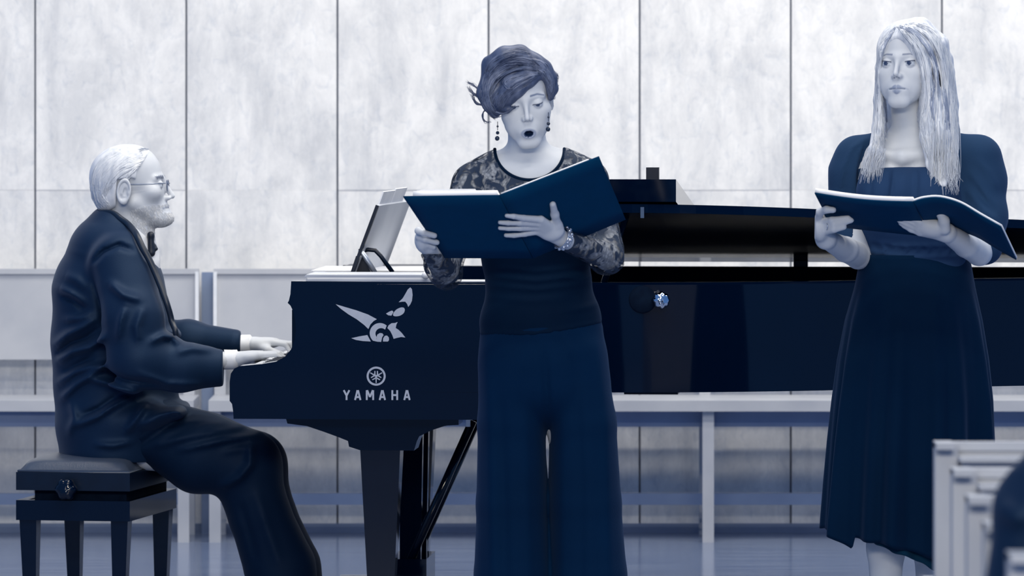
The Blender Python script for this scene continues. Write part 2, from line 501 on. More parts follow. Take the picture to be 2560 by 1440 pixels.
# pedal lyre with braces
yl = 0.74
lx, _ = PL(1034, 1200, yl)
for dy in (-0.10, 0.10):
    frustum('lyre_post', (lx, yl + dy), (0.030, 0.018), 0.16, (lx + 0.004, yl + dy), (0.034, 0.018), ZK + 0.01, M['black'], piano)
box('lyre_head', (lx - 0.05, yl - 0.15, ZK - 0.03), (lx + 0.06, yl + 0.15, ZK + 0.02), M['black'], piano)
box('pedal_box', (lx - 0.085, yl - 0.15, 0.075), (lx + 0.05, yl + 0.15, 0.165), M['black'], piano, 0.008)
for dy in (-0.07, 0.0, 0.07):
    box('pedal', (lx - 0.22, yl + dy - 0.014, 0.085), (lx - 0.07, yl + dy + 0.014, 0.10), M['brushed'], piano, 0.006)
bx0, bz0 = PL(1003, 1452, 0.62)
bx1, bz1 = PL(1182, 1052, 0.62)
for dy in (-0.12, 0.12):
    tube_obj('lyre_brace', np.array([(bx0, yl + dy, bz0), (bx1, yl + dy, bz1)]), 0.0125, M['black'], piano, 12)
cl = PL(1176, 1056, 0.6)
box('brace_clip', (cl[0] - 0.012, 0.59, cl[1] - 0.012), (cl[0] + 0.0, 0.65, cl[1] + 0.016), M['brushed'], piano, 0.002)
# lid: hinged on the far side, near edge raised on the short stick
LX0 = 0.80
lid_out = catmull([(0.9, -0.02), (1.25, 0.0), (1.6, 0.11), (1.95, 0.31), (2.25, 0.45), (2.52, 0.55), (2.70, 0.75), (2.755, 1.02), (2.72, 1.29), (2.60, 1.475)], 8)
lid_out = [(LX0, -0.02)] + [tuple(p) for p in lid_out] + [(2.40, WID), (LX0, WID)]
SL = math.atan2(1.172 - 0.992, WID)
def lidz(y, dz=0.0): return 0.992 + (WID - y) * math.tan(SL) + dz
def slanted(name, outline, d0, d1, m, bevel=0.004):
    bm = bmesh.new()
    r0 = [bm.verts.new((x, y, lidz(y, d0))) for x, y in outline]
    r1 = [bm.verts.new((x, y, lidz(y, d1))) for x, y in outline]
    bm.faces.new(r0); bm.faces.new(r1)
    n = len(outline)
    for i in range(n):
        j = (i + 1) % n
        bm.faces.new((r0[i], r0[j], r1[j], r1[i]))
    return bm_obj(name, bm, m, piano, bevel=bevel)
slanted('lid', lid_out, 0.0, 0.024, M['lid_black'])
fx1, _ = PL(1690, 480, -0.02)
slanted('folded_lid_flap', [(LX0, -0.02), (fx1, -0.02), (fx1 + 0.022, 0.75), (fx1 + 0.022, WID), (LX0, WID)], 0.030, 0.092, M['black'])
b0x, _ = PL(1616, 415, 0.02); b1x, _ = PL(1648, 415, 0.02)
zb = lidz(0.02, 0.093)
box('lid_bumper', (b0x, 0.0, zb - 0.004), (b1x, 0.035, zb + 0.036), M['black_satin'], piano, 0.003)
box('lid_bumper', (b0x, 1.3, lidz(1.3, 0.08)), (b1x, 1.335, lidz(1.3, 0.126)), M['black_satin'], piano, 0.003)
for pxh in (2002, 1340):
    h0, _ = PL(pxh - 18, 660, WID - 0.03)
    box('lid_hinge', (h0, WID - 0.05, ZR - 0.01), (h0 + 0.043, WID + 0.005, ZR + 0.016), M['black_satin'], piano, 0.002)
tube_obj('lid_prop', np.array([(1.02, 0.09, 0.93), (1.10, 0.07, lidz(0.07, 0.004))]), 0.009, M['black'], piano, 10)
# latch on the underside of the lid's near edge
qx, qz = PL(1607, 525, -0.02)
box('lid_catch', (qx - 0.006, -0.03, qz - 0.022), (qx + 0.004, -0.019, qz + 0.008), M['plate'], piano, 0.002)
# chrome knob on the curved side
def bent_y(x):
    return float(np.interp(x, bent[:70, 0], bent[:70, 1]))
kx, kz = PL(1655, 748, 0.05)
ky = bent_y(kx)
kn = lathe('side_knob', [(0.0, -0.022), (0.012, -0.021), (0.021, -0.014), (0.024, -0.004), (0.021, 0.006), (0.012, 0.012), (0.007, 0.014), (0.007, 0.045)], M['chrome'], piano, seg=40, axis=1, lobes=8, amp=0.07)
kn.location = (kx, ky - 0.045, kz)
kn.rotation_euler = (0, 0, 0.55)
ro = lathe('knob_shadow_disc', [(0.0, -0.006), (0.034, -0.006), (0.038, 0.0), (0.038, 0.02)], M['felt'], piano, seg=32, axis=1)  # dark disc in place of the knob's shadow and reflection
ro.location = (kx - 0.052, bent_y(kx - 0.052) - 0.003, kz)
# music desk, leaning back, with its struts
desk = []
dx0, dz0 = PL(876, 684, 0.35); dx1, dz1 = PL(940, 512, 0.35)
def desk_panel(name, y0, y1, e0, e1, t, m, shift=0.0, twist=0.05):
    """panel along the slanted line from (dx0,dz0); e0,e1 fractions; twist moves the far end towards the tail"""
    dx, dz = dx1 - dx0, dz1 - dz0
    ln = math.hypot(dx, dz); nx, nz = dz / ln, -dx / ln
    bm = bmesh.new()
    rows = []
    for y in (y0, y1):
        tw = (y - 0.35) * twist
        q = []
        for e, s in ((e0, 0), (e1, 0), (e1, t), (e0, t)):
            q.append(bm.verts.new((dx0 + dx * e + nx * (s + shift) + tw, y, dz0 + dz * e + nz * (s + shift))))
        rows.append(q)
    bm.faces.new(rows[0]); bm.faces.new(rows[1])
    for i in range(4):
        j = (i + 1) % 4
        bm.faces.new((rows[0][i], rows[0][j], rows[1][j], rows[1][i]))
    return bm_obj(name, bm, m, piano, bevel=0.0015)
desk_panel('music_desk', 0.36, 1.02, 0.0, 1.0, 0.008, M['acrylic'])
desk_panel('music_desk_edge', 0.345, 0.36, 0.0, 1.0, 0.009, M['black_satin'])
def strut(name, pts, yl, r, m):
    tube_obj(name, np.array([(PL(a, b, yl)[0], yl, PL(a, b, yl)[1]) for a, b in pts]), r, m, piano, 8)
strut('desk_strut', [(897, 628), (920, 624), (938, 626), (952, 640), (982, 681)], 0.42, 0.0062, M['black_satin'])
strut('desk_strut', [(896, 633), (906, 632), (915, 645), (940, 686)], 0.36, 0.0075, M['brushed'])
prism('desk_bracket', [PL(a, b, 0.40) for a, b in ((874, 687), (890, 640), (905, 636), (931, 687))], 1, 0.40, 0.46, M['black_satin'], piano, 0.002)
tr0, tz0 = PL(812, 684, 0.5); tr1, tz1 = PL(1085, 676, 0.5)
box('desk_tray', (tr0, 0.30, ZR + 0.002), (tr1, 1.25, ZR + 0.012), M['black_satin'], piano, 0.003)
# inlaid emblem, maker's roundel and name on the near side
def inlay(bm, pts_px, smooth=0, t=0.0016):
    if smooth: pts_px = catmull(pts_px, smooth, True)
    q = [PL(a, b, 0.0) for a, b in pts_px]
    # ear clip through bmesh triangulation
    f = bm.faces.new([bm.verts.new((x, -t, z)) for x, z in q])
    r = bmesh.ops.extrude_face_region(bm, geom=[f])
    for v in [e for e in r['geom'] if isinstance(e, bmesh.types.BMVert)]:
        v.co.y = 0.0005
def arc(cx, cy, r, a0, a1, n=16):
    return [(cx + r * math.cos(math.radians(a0 + (a1-a0)*i/n)), cy - r * math.sin(math.radians(a0 + (a1-a0)*i/n))) for i in range(n + 1)]
bm = bmesh.new()
S = 1104 / 230.0
def E(*pts): return [(830 + a / S, 710 + b / S) for a, b in pts]
inlay(bm, E((45, 243), (150, 274), (300, 318), (430, 365), (538, 422), (500, 445), (462, 485), (437, 540), (385, 490), (300, 425), (200, 365), (110, 300)))
inlay(bm, E((232, 650), (330, 628), (425, 612), (440, 640), (466, 690), (370, 684), (290, 672)))
inlay(bm, E((940, 40), (960, 62), (968, 130), (960, 200), (940, 245), (915, 275), (902, 240), (880, 212), (845, 212), (800, 218), (850, 170), (885, 110), (910, 65)))
inlay(bm, E((648, 355), (690, 330), (722, 318), (738, 335), (722, 365), (712, 380), (675, 375)))
inlay(bm, E((735, 378), (740, 345), (775, 305), (825, 282), (862, 285), (874, 312), (860, 350), (820, 378), (770, 388)), 3)
inlay(bm, E((788, 455), (772, 490), (765, 528), (800, 550), (840, 590), (880, 642), (830, 636), (775, 648), (740, 658), (725, 615), (700, 565), (665, 528), (680, 495), (715, 470), (755, 468)))
ring = E(*[(575 + 122*math.cos(math.radians(a)), 590 - 122*math.sin(math.radians(a))) for a in range(48, 236, 10)]) + E((560, 695), (545, 675), (533, 655)) + \
       E(*[(590 + 68*math.cos(math.radians(a)), 595 - 66*math.sin(math.radians(a))) for a in range(226, 44, -10)])
inlay(bm, ring)
inlay(bm, E((535, 640), (545, 605), (575, 588), (605, 592), (620, 612), (602, 640), (590, 695), (560, 692), (540, 670)))
inlay(bm, E((635, 622), (660, 618), (682, 640), (685, 672), (672, 690), (612, 690), (615, 650)))
em = bm_obj('side_emblem', bm, M['inlay'], piano)
tag(em, 'pale swirling bird-like inlay on the black side')
bm = bmesh.new()
C0 = (940.5, 940.3)
for i in range(40):
    a0, a1 = i * 9, i * 9 + 9
    o_, n_ = 23.8, 18.8
    inlay(bm, [arc(*C0, o_, a0, a0, 1)[0], arc(*C0, o_, a1, a1, 1)[0], arc(*C0, n_, a1, a1, 1)[0], arc(*C0, n_, a0, a0, 1)[0]])
for kx_ in range(3):                       # three crossed forks
    a = math.radians(90 + 120 * kx_)
    ux, uy = math.cos(a), -math.sin(a); vx, vy = -uy, ux
    def Q(u, v): return (C0[0] + u*ux + v*vx, C0[1] + u*uy + v*vy)
    inlay(bm, [Q(-17, -1.3), Q(-17, 1.3), Q(0, 1.6), Q(1, 5.2), Q(13, 4.4), Q(13, 1.8), Q(3, 1.6), Q(3, -1.6), Q(13, -1.8), Q(13, -4.4), Q(1, -5.2), Q(0, -1.6)], 0, 0.0015 + 0.0004 * kx_)
bm_obj('maker_roundel', bm, M['inlay'], piano)
bm = bmesh.new()
def strokes(cx, w, h, segs, t=3.6):
    for (x0, y0, x1, y1) in segs:
        a = np.array((cx + (x0 - 0.5) * w, 1000 - y0 * h)); b = np.array((cx + (x1 - 0.5) * w, 1000 - y1 * h))
        d = (b - a) / np.linalg.norm(b - a); n = np.array((-d[1], d[0])) * t / 2
        inlay(bm, [a + n, b + n, b - n, a - n], 0, 0.0014 + 0.0003 * random.random())
LET = {'Y': [(0, 1, .5, .45), (1, 1, .5, .45), (.5, .5, .5, 0)], 'A': [(0, 0, .45, 1), (1, 0, .55, 1), (.2, .3, .8, .3)],
       'M': [(0, 0, 0, 1), (1, 0, 1, 1), (0.06, 1, .5, .3), (.94, 1, .5, .3)], 'H': [(0.05, 0, 0.05, 1), (.95, 0, .95, 1), (.05, .5, .95, .5)]}
random.seed(3)
for ch, cxp, w in (('Y', 866.5, 14), ('A', 894.5, 13.5), ('M', 925, 16), ('A', 956, 13.5), ('H', 987, 13.5), ('A', 1017.5, 13.5)):
    strokes(cxp, w, 24.5, LET[ch], 4.6)
bm_obj('maker_lettering', bm, M['inlay'], piano)

# ------------------------------------------------------------------ scores and papers on the piano
def local_to_world(x, y, z):
    return (PX0 + x * math.cos(PA) + y * math.sin(PA), PY0 - x * math.sin(PA) + y * math.cos(PA), z)
def score(name, label, cat, lo, hi, z0, sheets, rz=0.0, cover=None, group=None):
    root = empty(name, local_to_world((lo[0]+hi[0])/2, (lo[1]+hi[1])/2, z0), -PA + rz)
    tag(root, label, cat, group)
    w, d = (hi[0]-lo[0])/2, (hi[1]-lo[1])/2
    z = 0.0
    for i, (t, m, sh) in enumerate(sheets):
        random.seed(i + int(lo[0]*1000))
        box(('page_block', 'top_sheet')[i == len(sheets) - 1], (-w + sh, -d, z), (w + sh, d, z + t), m, root, 0.0008, 1)
        z += t
    return root
s0 = PL(771, 700, 0.1)[0]; s1 = PL(1086, 700, 0.1)[0]
score('music_score', 'thick stack of scores lying on the near rim below the music desk', 'sheet music', (s0, 0.03), (s1, 0.27), ZR + 0.0005,
      [(0.006, M['paper_edge'], 0), (0.005, M['paper'], 0.004), (0.005, M['paper_edge'], -0.003), (0.003, M['acrylic'], 0.001)])
t0 = PL(795, 668, 0.7)[0]; t1 = PL(1076, 668, 0.7)[0]
score('open_score', 'bright open sheets lying flat behind the music desk', 'sheet music', (t0, 0.50), (t1, 0.93), ZR + 0.013,
      [(0.002, M['paper'], 0.006), (0.001, M['paper'], 0)])
u0 = PL(1130, 700, 0.05)[0]; u1 = PL(1216, 700, 0.05)[0]
score('loose_sheet', 'loose white sheet on the piano rim beside the singer', 'sheet music', (u0, 0.012), (u1 + 0.06, 0.13), ZR + 0.0005, [(0.003, M['paper'], 0)])
r0 = PL(1064, 690, 0.03)[0]
pc = tube_obj('rolled_paper', np.array([local_to_world(r0, 0.02, ZR + 0.010), local_to_world(r0 + 0.005, 0.16, ZR + 0.012)]), 0.010, M['paper'], None, 12)
pc.location.z += 0.009; tag(pc, 'small curled white paper at the end of the score stack', 'paper')
# score standing on the music desk, its pages rising above the desk edge
sroot = empty('standing_score', local_to_world(dx0, 0.7, dz0))
tag(sroot, 'white score propped upright on the music desk', 'sheet music')
def standing_sheet(name, y0, y1, e0, e1, off, t):
    dx, dz = dx1 - dx0, dz1 - dz0
    ln = math.hypot(dx, dz); nx, nz = dz / ln, -dx / ln
    bm = bmesh.new(); rows = []
    loc = np.array(sroot.location)
    for y in (y0, y1):
        q = []
        for e, s in ((e0, 0), (e1, 0), (e1, t), (e0, t)):
            q.append(bm.verts.new(np.array(local_to_world(dx0 + dx * e - nx * (off + s) + (y - 0.35) * 0.05, y, dz0 + dz * e - nz * (off + s))) - loc))
        rows.append(q)
    bm.faces.new(rows[0]); bm.faces.new(rows[1])
    for i in range(4):
        j = (i + 1) % 4
        bm.faces.new((rows[0][i], rows[0][j], rows[1][j], rows[1][i]))
    return bm_obj(name, bm, M['paper'], sroot)
standing_sheet('left_page', 0.42, 0.66, 0.12, 1.18, 0.0006, 0.004)
standing_sheet('right_page', 0.665, 0.90, 0.12, 1.20, 0.0006, 0.004)

# ------------------------------------------------------------------ piano bench
BA = math.radians(10.5)
bench = empty('piano_bench', ((40 - 1280) * 17.16 / FPX, 17.16, 0), -BA)
tag(bench, 'black adjustable piano bench with padded leather seat', 'bench')
BW, BD = 0.335, 0.56
def bz(py): return CAMH - (py - HORY) * 17.16 / FPX
box('upper_frame', (0, 0, bz(1225)), (BW, BD, bz(1180)), M['black_satin'], bench, 0.005)
box('lift_mechanism', (0.045, 0.04, bz(1252)), (BW - 0.02, BD - 0.04, bz(1224)), M['felt'], bench, 0.004)
# apron frame of the base: open box seen through on its end
for nm, lo, hi in (('apron', (0, 0, bz(1300)), (BW, 0.028, bz(1250))), ('apron', (0, BD - 0.028, bz(1300)), (BW, BD, bz(1250))),
                   ('apron', (0, 0.028, bz(1300)), (0.028, BD - 0.028, bz(1250))), ('apron', (BW - 0.028, 0.028, bz(1300)), (BW, BD - 0.028, bz(1250)))):
    box(nm, lo, hi, M['black'], bench, 0.003)
box('base_board', (0.02, 0.02, bz(1262)), (BW - 0.02, BD - 0.02, bz(1252)), M['black_satin'], bench, 0.002)
for x in (0.033, BW - 0.033):
    for y in (0.033, BD - 0.033):
        frustum('leg', (x + (0.004 if x < 0.1 else -0.004), y), (0.016, 0.016), 0.0, (x, y), (0.025, 0.025), bz(1299), M['black'], bench, 0.003)
# domed cushion
cv, cf = [], []
nx_, ny_ = 24, 34
for i in range(nx_ + 1):
    for j in range(ny_ + 1):
        u, v = i / nx_ * 2 - 1, j / ny_ * 2 - 1
        e = (1 - abs(u)**6) * (1 - abs(v)**6)
        cv.append((BW/2 + u * (BW/2 - 0.008), BD/2 + v * (BD/2 - 0.008), bz(1180) + 0.004 + 0.040 * e**0.42))
for i in range(nx_):
    for j in range(ny_):
        a = i * (ny_ + 1) + j
        cf.append((a, a + ny_ + 1, a + ny_ + 2, a + 1))
cu = obj('seat_cushion', np_mesh('seat_cushion', np.array(cv), np.array(cf)), M['leather'], bench)
pip = np.array([(BW/2 + sx * (BW/2 - 0.006), BD/2 + sy * (BD/2 - 0.006), bz(1180) + 0.003) for sx, sy in ((-1,-1),(1,-1),(1,1),(-1,1),(-1,-1))])
tube_obj('cushion_piping', pip, 0.004, M['leather'], bench, 8)
kb = lathe('height_knob', [(0.0, -0.05), (0.016, -0.049), (0.027, -0.042), (0.031, -0.028), (0.029, -0.016), (0.016, -0.008), (0.010, 0.0), (0.010, 0.03)], M['black'], bench, seg=40, axis=1, lobes=6, amp=0.08)
kb.location = (0.155, 0.0, bz(1220))
ks = lathe('height_knob', [(0.0, -0.05), (0.016, -0.049), (0.027, -0.042), (0.031, -0.028), (0.029, -0.016), (0.016, -0.008), (0.010, 0.0), (0.010, 0.03)], M['black'], bench, seg=40, axis=1, lobes=6, amp=0.08)
ks.location = (0.155, BD, bz(1220)); ks.rotation_euler = (0, 0, math.pi)
# ------------------------------------------------------------------ smooth distance fields -> continuous meshes
def smin(a, b, k):
    if k <= 1e-6: return np.minimum(a, b)
    h = np.maximum(k - np.abs(a - b), 0) / k
    return np.minimum(a, b) - h * h * k * 0.25
def smax(a, b, k): return -smin(-a, -b, k)

def axis(lo, hi, coarse, fine=()):
    """coordinates from lo to hi with step coarse, finer inside the (a, b, step) spans"""
    out = [lo]; x = lo
    while x < hi:
        st = coarse
        for a, b, s in fine:
            if a <= x <= b: st = min(st, s)
            elif x < a < x + st: st = max(a - x, s * 0.6)
        x += st; out.append(x)
    return np.array(out, dtype=np.float32)

def s_cap(x, y, z, a, b, ra, rb):
    ax, ay, az = (float(v) for v in a); dx, dy, dz = (float(b[i]) - float(a[i]) for i in range(3))
    l2 = dx*dx + dy*dy + dz*dz + 1e-12
    t = np.clip(((x-ax)*dx + (y-ay)*dy + (z-az)*dz) / l2, 0, 1)
    return np.sqrt((x-ax-t*dx)**2 + (y-ay-t*dy)**2 + (z-az-t*dz)**2) - (ra + (rb-ra)*t)
def s_ell(x, y, z, c, r, B=None):
    x, y, z = x - float(c[0]), y - float(c[1]), z - float(c[2])
    if B is not None:
        x, y, z = (x*B[i][0] + y*B[i][1] + z*B[i][2] for i in range(3))
    rx, ry, rz = (float(v) for v in r)
    k0 = np.sqrt((x/rx)**2 + (y/ry)**2 + (z/rz)**2)
    k1 = np.sqrt((x/rx**2)**2 + (y/ry**2)**2 + (z/rz**2)**2) + 1e-6
    return k0 * (k0 - 1.0) / k1
def s_box(x, y, z, c, h, r, B=None):
    x, y, z = x - c[0], y - c[1], z - c[2]
    if B is not None:
        x, y, z = (x*B[i][0] + y*B[i][1] + z*B[i][2] for i in range(3))
    qx, qy, qz = np.abs(x) - (h[0]-r), np.abs(y) - (h[1]-r), np.abs(z) - (h[2]-r)
    return np.sqrt(np.maximum(qx,0)**2 + np.maximum(qy,0)**2 + np.maximum(qz,0)**2) + np.minimum(np.maximum(np.maximum(qx, qy), qz), 0) - r
def s_loft(x, y, z, pts, ws, ds, e1):
    """elliptic sections along a polyline: half width ws along e1, half depth ds across"""
    pts = [np.array(p, float) for p in pts]; e1 = np.array(e1, float); e1 /= np.linalg.norm(e1)
    best = None
    for i in range(len(pts) - 1):
        a, b = pts[i], pts[i+1]
        d = b - a; l2 = d @ d; ln = math.sqrt(l2)
        ax_ = d / ln
        u = e1 - ax_ * (e1 @ ax_); u /= np.linalg.norm(u)
        v = np.cross(ax_, u)
        rx, ry, rz = x - a[0], y - a[1], z - a[2]
        t = (rx*d[0] + ry*d[1] + rz*d[2]) / l2
        tc = np.clip(t, 0, 1)
        ts = tc*tc*(3-2*tc)*0.5 + tc*0.5
        w = ws[i] + (ws[i+1]-ws[i])*ts; dd = ds[i] + (ds[i+1]-ds[i])*ts
        pu = rx*u[0] + ry*u[1] + rz*u[2]; pv = rx*v[0] + ry*v[1] + rz*v[2]; pe = (t - tc) * ln
        m = np.minimum(w, dd)
        k0 = np.sqrt((pu/w)**2 + (pv/dd)**2 + (pe/m)**2)
        k1 = np.sqrt((pu/w**2)**2 + (pv/dd**2)**2 + (pe/m**2)**2) + 1e-6
        f = k0 * (k0 - 1) / k1
        f = np.maximum(f, -0.2)
        best = f if best is None else smin(best, f, 0.01)
    return best

class Field:
    def __init__(self, xs, ys, zs, big=0.06):
        self.ax = [xs, ys, zs]
        self.d = np.full((len(xs), len(ys), len(zs)), big, np.float32)
    def win(self, lo, hi):
        sl = []
        for a, l, h in zip(self.ax, lo, hi):
            i0 = max(int(np.searchsorted(a, l)) - 1, 0); i1 = min(int(np.searchsorted(a, h)) + 1, len(a))
            sl.append(slice(i0, max(i1, i0)))
        return tuple(sl)
    def grid(self, sl):
        return self.ax[0][sl[0]][:, None, None], self.ax[1][sl[1]][None, :, None], self.ax[2][sl[2]][None, None, :]
    def op(self, fn, lo, hi, k, mode):
        m = k + 0.012
        sl = self.win(np.array(lo) - m, np.array(hi) + m)
        if any(s.stop <= s.start for s in sl): return
        v = fn(*self.grid(sl)).astype(np.float32)
        if mode == 'add': self.d[sl] = smin(self.d[sl], v, k)
        elif mode == 'cut': self.d[sl] = smax(self.d[sl], -v, k)
        elif mode == 'and': self.d[sl] = smax(self.d[sl], v, k)
        elif mode == 'disp': self.d[sl] += v
    def cap(self, a, b, ra, rb=None, k=0.01, mode='add'):
        rb = ra if rb is None else rb
        R = max(ra, rb); a = np.array(a, float); b = np.array(b, float)
        self.op(lambda x, y, z: s_cap(x, y, z, a, b, ra, rb), np.minimum(a, b) - R, np.maximum(a, b) + R, k, mode)
    def chain(self, pts, rs, k=0.008):
        for i in range(len(pts) - 1): self.cap(pts[i], pts[i+1], rs[i], rs[i+1], k)
    def ell(self, c, r, B=None, k=0.01, mode='add'):
        R = max(r); c = np.array(c, float)
        self.op(lambda x, y, z: s_ell(x, y, z, c, r, B), c - R, c + R, k, mode)
    def box(self, c, h, r=0.004, B=None, k=0.005, mode='add'):
        R = math.sqrt(sum(v*v for v in h)); c = np.array(c, float)
        self.op(lambda x, y, z: s_box(x, y, z, c, h, r, B), c - R, c + R, k, mode)
    def loft(self, pts, ws, ds, e1=(1, 0, 0), k=0.02, mode='add'):
        A = np.array(pts, float); R = max(max(ws), max(ds))
        self.op(lambda x, y, z: s_loft(x, y, z, pts, ws, ds, e1), A.min(0) - R, A.max(0) + R, k, mode)
    def surf_y(self, X, Z):
        """first distance from the camera side at which the surface is met, near x, z"""
        i = int(np.argmin(np.abs(self.ax[0] - X))); j = int(np.argmin(np.abs(self.ax[2] - Z)))
        col = self.d[i, :, j]
        n = np.nonzero(col < 0)[0]
        return float(self.ax[1][n[0]]) if len(n) else None
    def mesh(self, name, relax=1):
        d = self.d; nx, ny, nz = d.shape
        d[0], d[-1] = 0.06, 0.06; d[:, 0], d[:, -1] = 0.06, 0.06; d[:, :, 0], d[:, :, -1] = 0.06, 0.06
        s = d < 0
        c = s[:-1,:-1,:-1].astype(np.int8)
        for di, dj, dk in ((1,0,0),(0,1,0),(0,0,1),(1,1,0),(1,0,1),(0,1,1),(1,1,1)):
            c += s[di:nx-1+di, dj:ny-1+dj, dk:nz-1+dk]
        I, J, K = np.nonzero((c > 0) & (c < 8))
        idx = np.full((nx-1, ny-1, nz-1), -1, np.int32)
        idx[I, J, K] = np.arange(len(I), dtype=np.int32)
        off = [(a, b, e) for a in (0, 1) for b in (0, 1) for e in (0, 1)]
        val = {o: d[I+o[0], J+o[1], K+o[2]] for o in off}
        acc = np.zeros((len(I), 3), np.float64); cnt = np.zeros(len(I))
        for o in off:
            for ax_ in range(3):
                if o[ax_]: continue
                o2 = tuple(1 if q == ax_ else o[q] for q in range(3))
                va, vb = val[o], val[o2]
                m = (va < 0) != (vb < 0)
                t = np.where(m, va / np.where(m, va - vb, 1), 0)
                p = np.repeat(np.array(o, float)[None], len(I), 0)
                p[:, ax_] = t
                acc += p * m[:, None]; cnt += m
        acc /= cnt[:, None]
        V = np.empty_like(acc)
        for q, ii in enumerate((I, J, K)):
            a = self.ax[q]; V[:, q] = a[ii] + acc[:, q] * (a[ii+1] - a[ii])
        quads = []
        for ax_ in range(3):
            lo = [slice(0, n) for n in (nx, ny, nz)]; hi = list(lo)
            lo[ax_] = slice(0, d.shape[ax_]-1); hi[ax_] = slice(1, d.shape[ax_])
            A = s[tuple(lo)]; Bq = s[tuple(hi)]
            E = np.nonzero(A != Bq)
            u, v = [q for q in range(3) if q != ax_]
            def cell(du, dv):
                e = [E[0].copy(), E[1].copy(), E[2].copy()]
                e[u] = e[u] - du; e[v] = e[v] - dv
                return idx[e[0], e[1], e[2]]
            q4 = np.stack([cell(0,0), cell(1,0), cell(1,1), cell(0,1)], 1)
            flip = A[E] if ax_ != 1 else ~A[E]
            q4[flip] = q4[flip][:, ::-1]
            quads.append(q4)
        Q = np.concatenate(quads)
        Q = Q[(Q >= 0).all(1)][:, ::-1]
        for _ in range(relax):        # tangential relaxation evens out the stair steps
            sm = np.zeros_like(V); ct = np.zeros(len(V))
            for a, b in ((0,1),(1,2),(2,3),(3,0)):
                np.add.at(sm, Q[:, a], V[Q[:, b]]); np.add.at(sm, Q[:, b], V[Q[:, a]])
                ct += np.bincount(Q[:, a], minlength=len(V)) + np.bincount(Q[:, b], minlength=len(V))
            V = V * 0.5 + 0.5 * sm / np.maximum(ct, 1)[:, None]
        return V, Q

def paint(me, cols):
    ca = me.color_attributes.new('Col', 'FLOAT_COLOR', 'POINT')
    rgba = np.ones((len(me.vertices), 4), np.float32); rgba[:, :3] = cols
    ca.data.foreach_set('color', rgba.ravel())

def basis(yaw, pitch, roll):
    """ex (viewer right), ef (face forward), eu; yaw>0 turns the face to the viewer's right, pitch>0 looks down, roll>0 tips the crown to the viewer's left"""
    y, p, r = (math.radians(a) for a in (yaw, pitch, roll))
    ef = np.array([math.sin(y), -math.cos(y), 0.0]); ex = np.array([math.cos(y), math.sin(y), 0.0]); eu = np.array([0, 0, 1.0])
    ef, eu = ef*math.cos(p) - eu*math.sin(p), eu*math.cos(p) + ef*math.sin(p)
    ex, eu = ex*math.cos(r) + eu*math.sin(r), eu*math.cos(r) - ex*math.sin(r)
    return ex, ef, eu

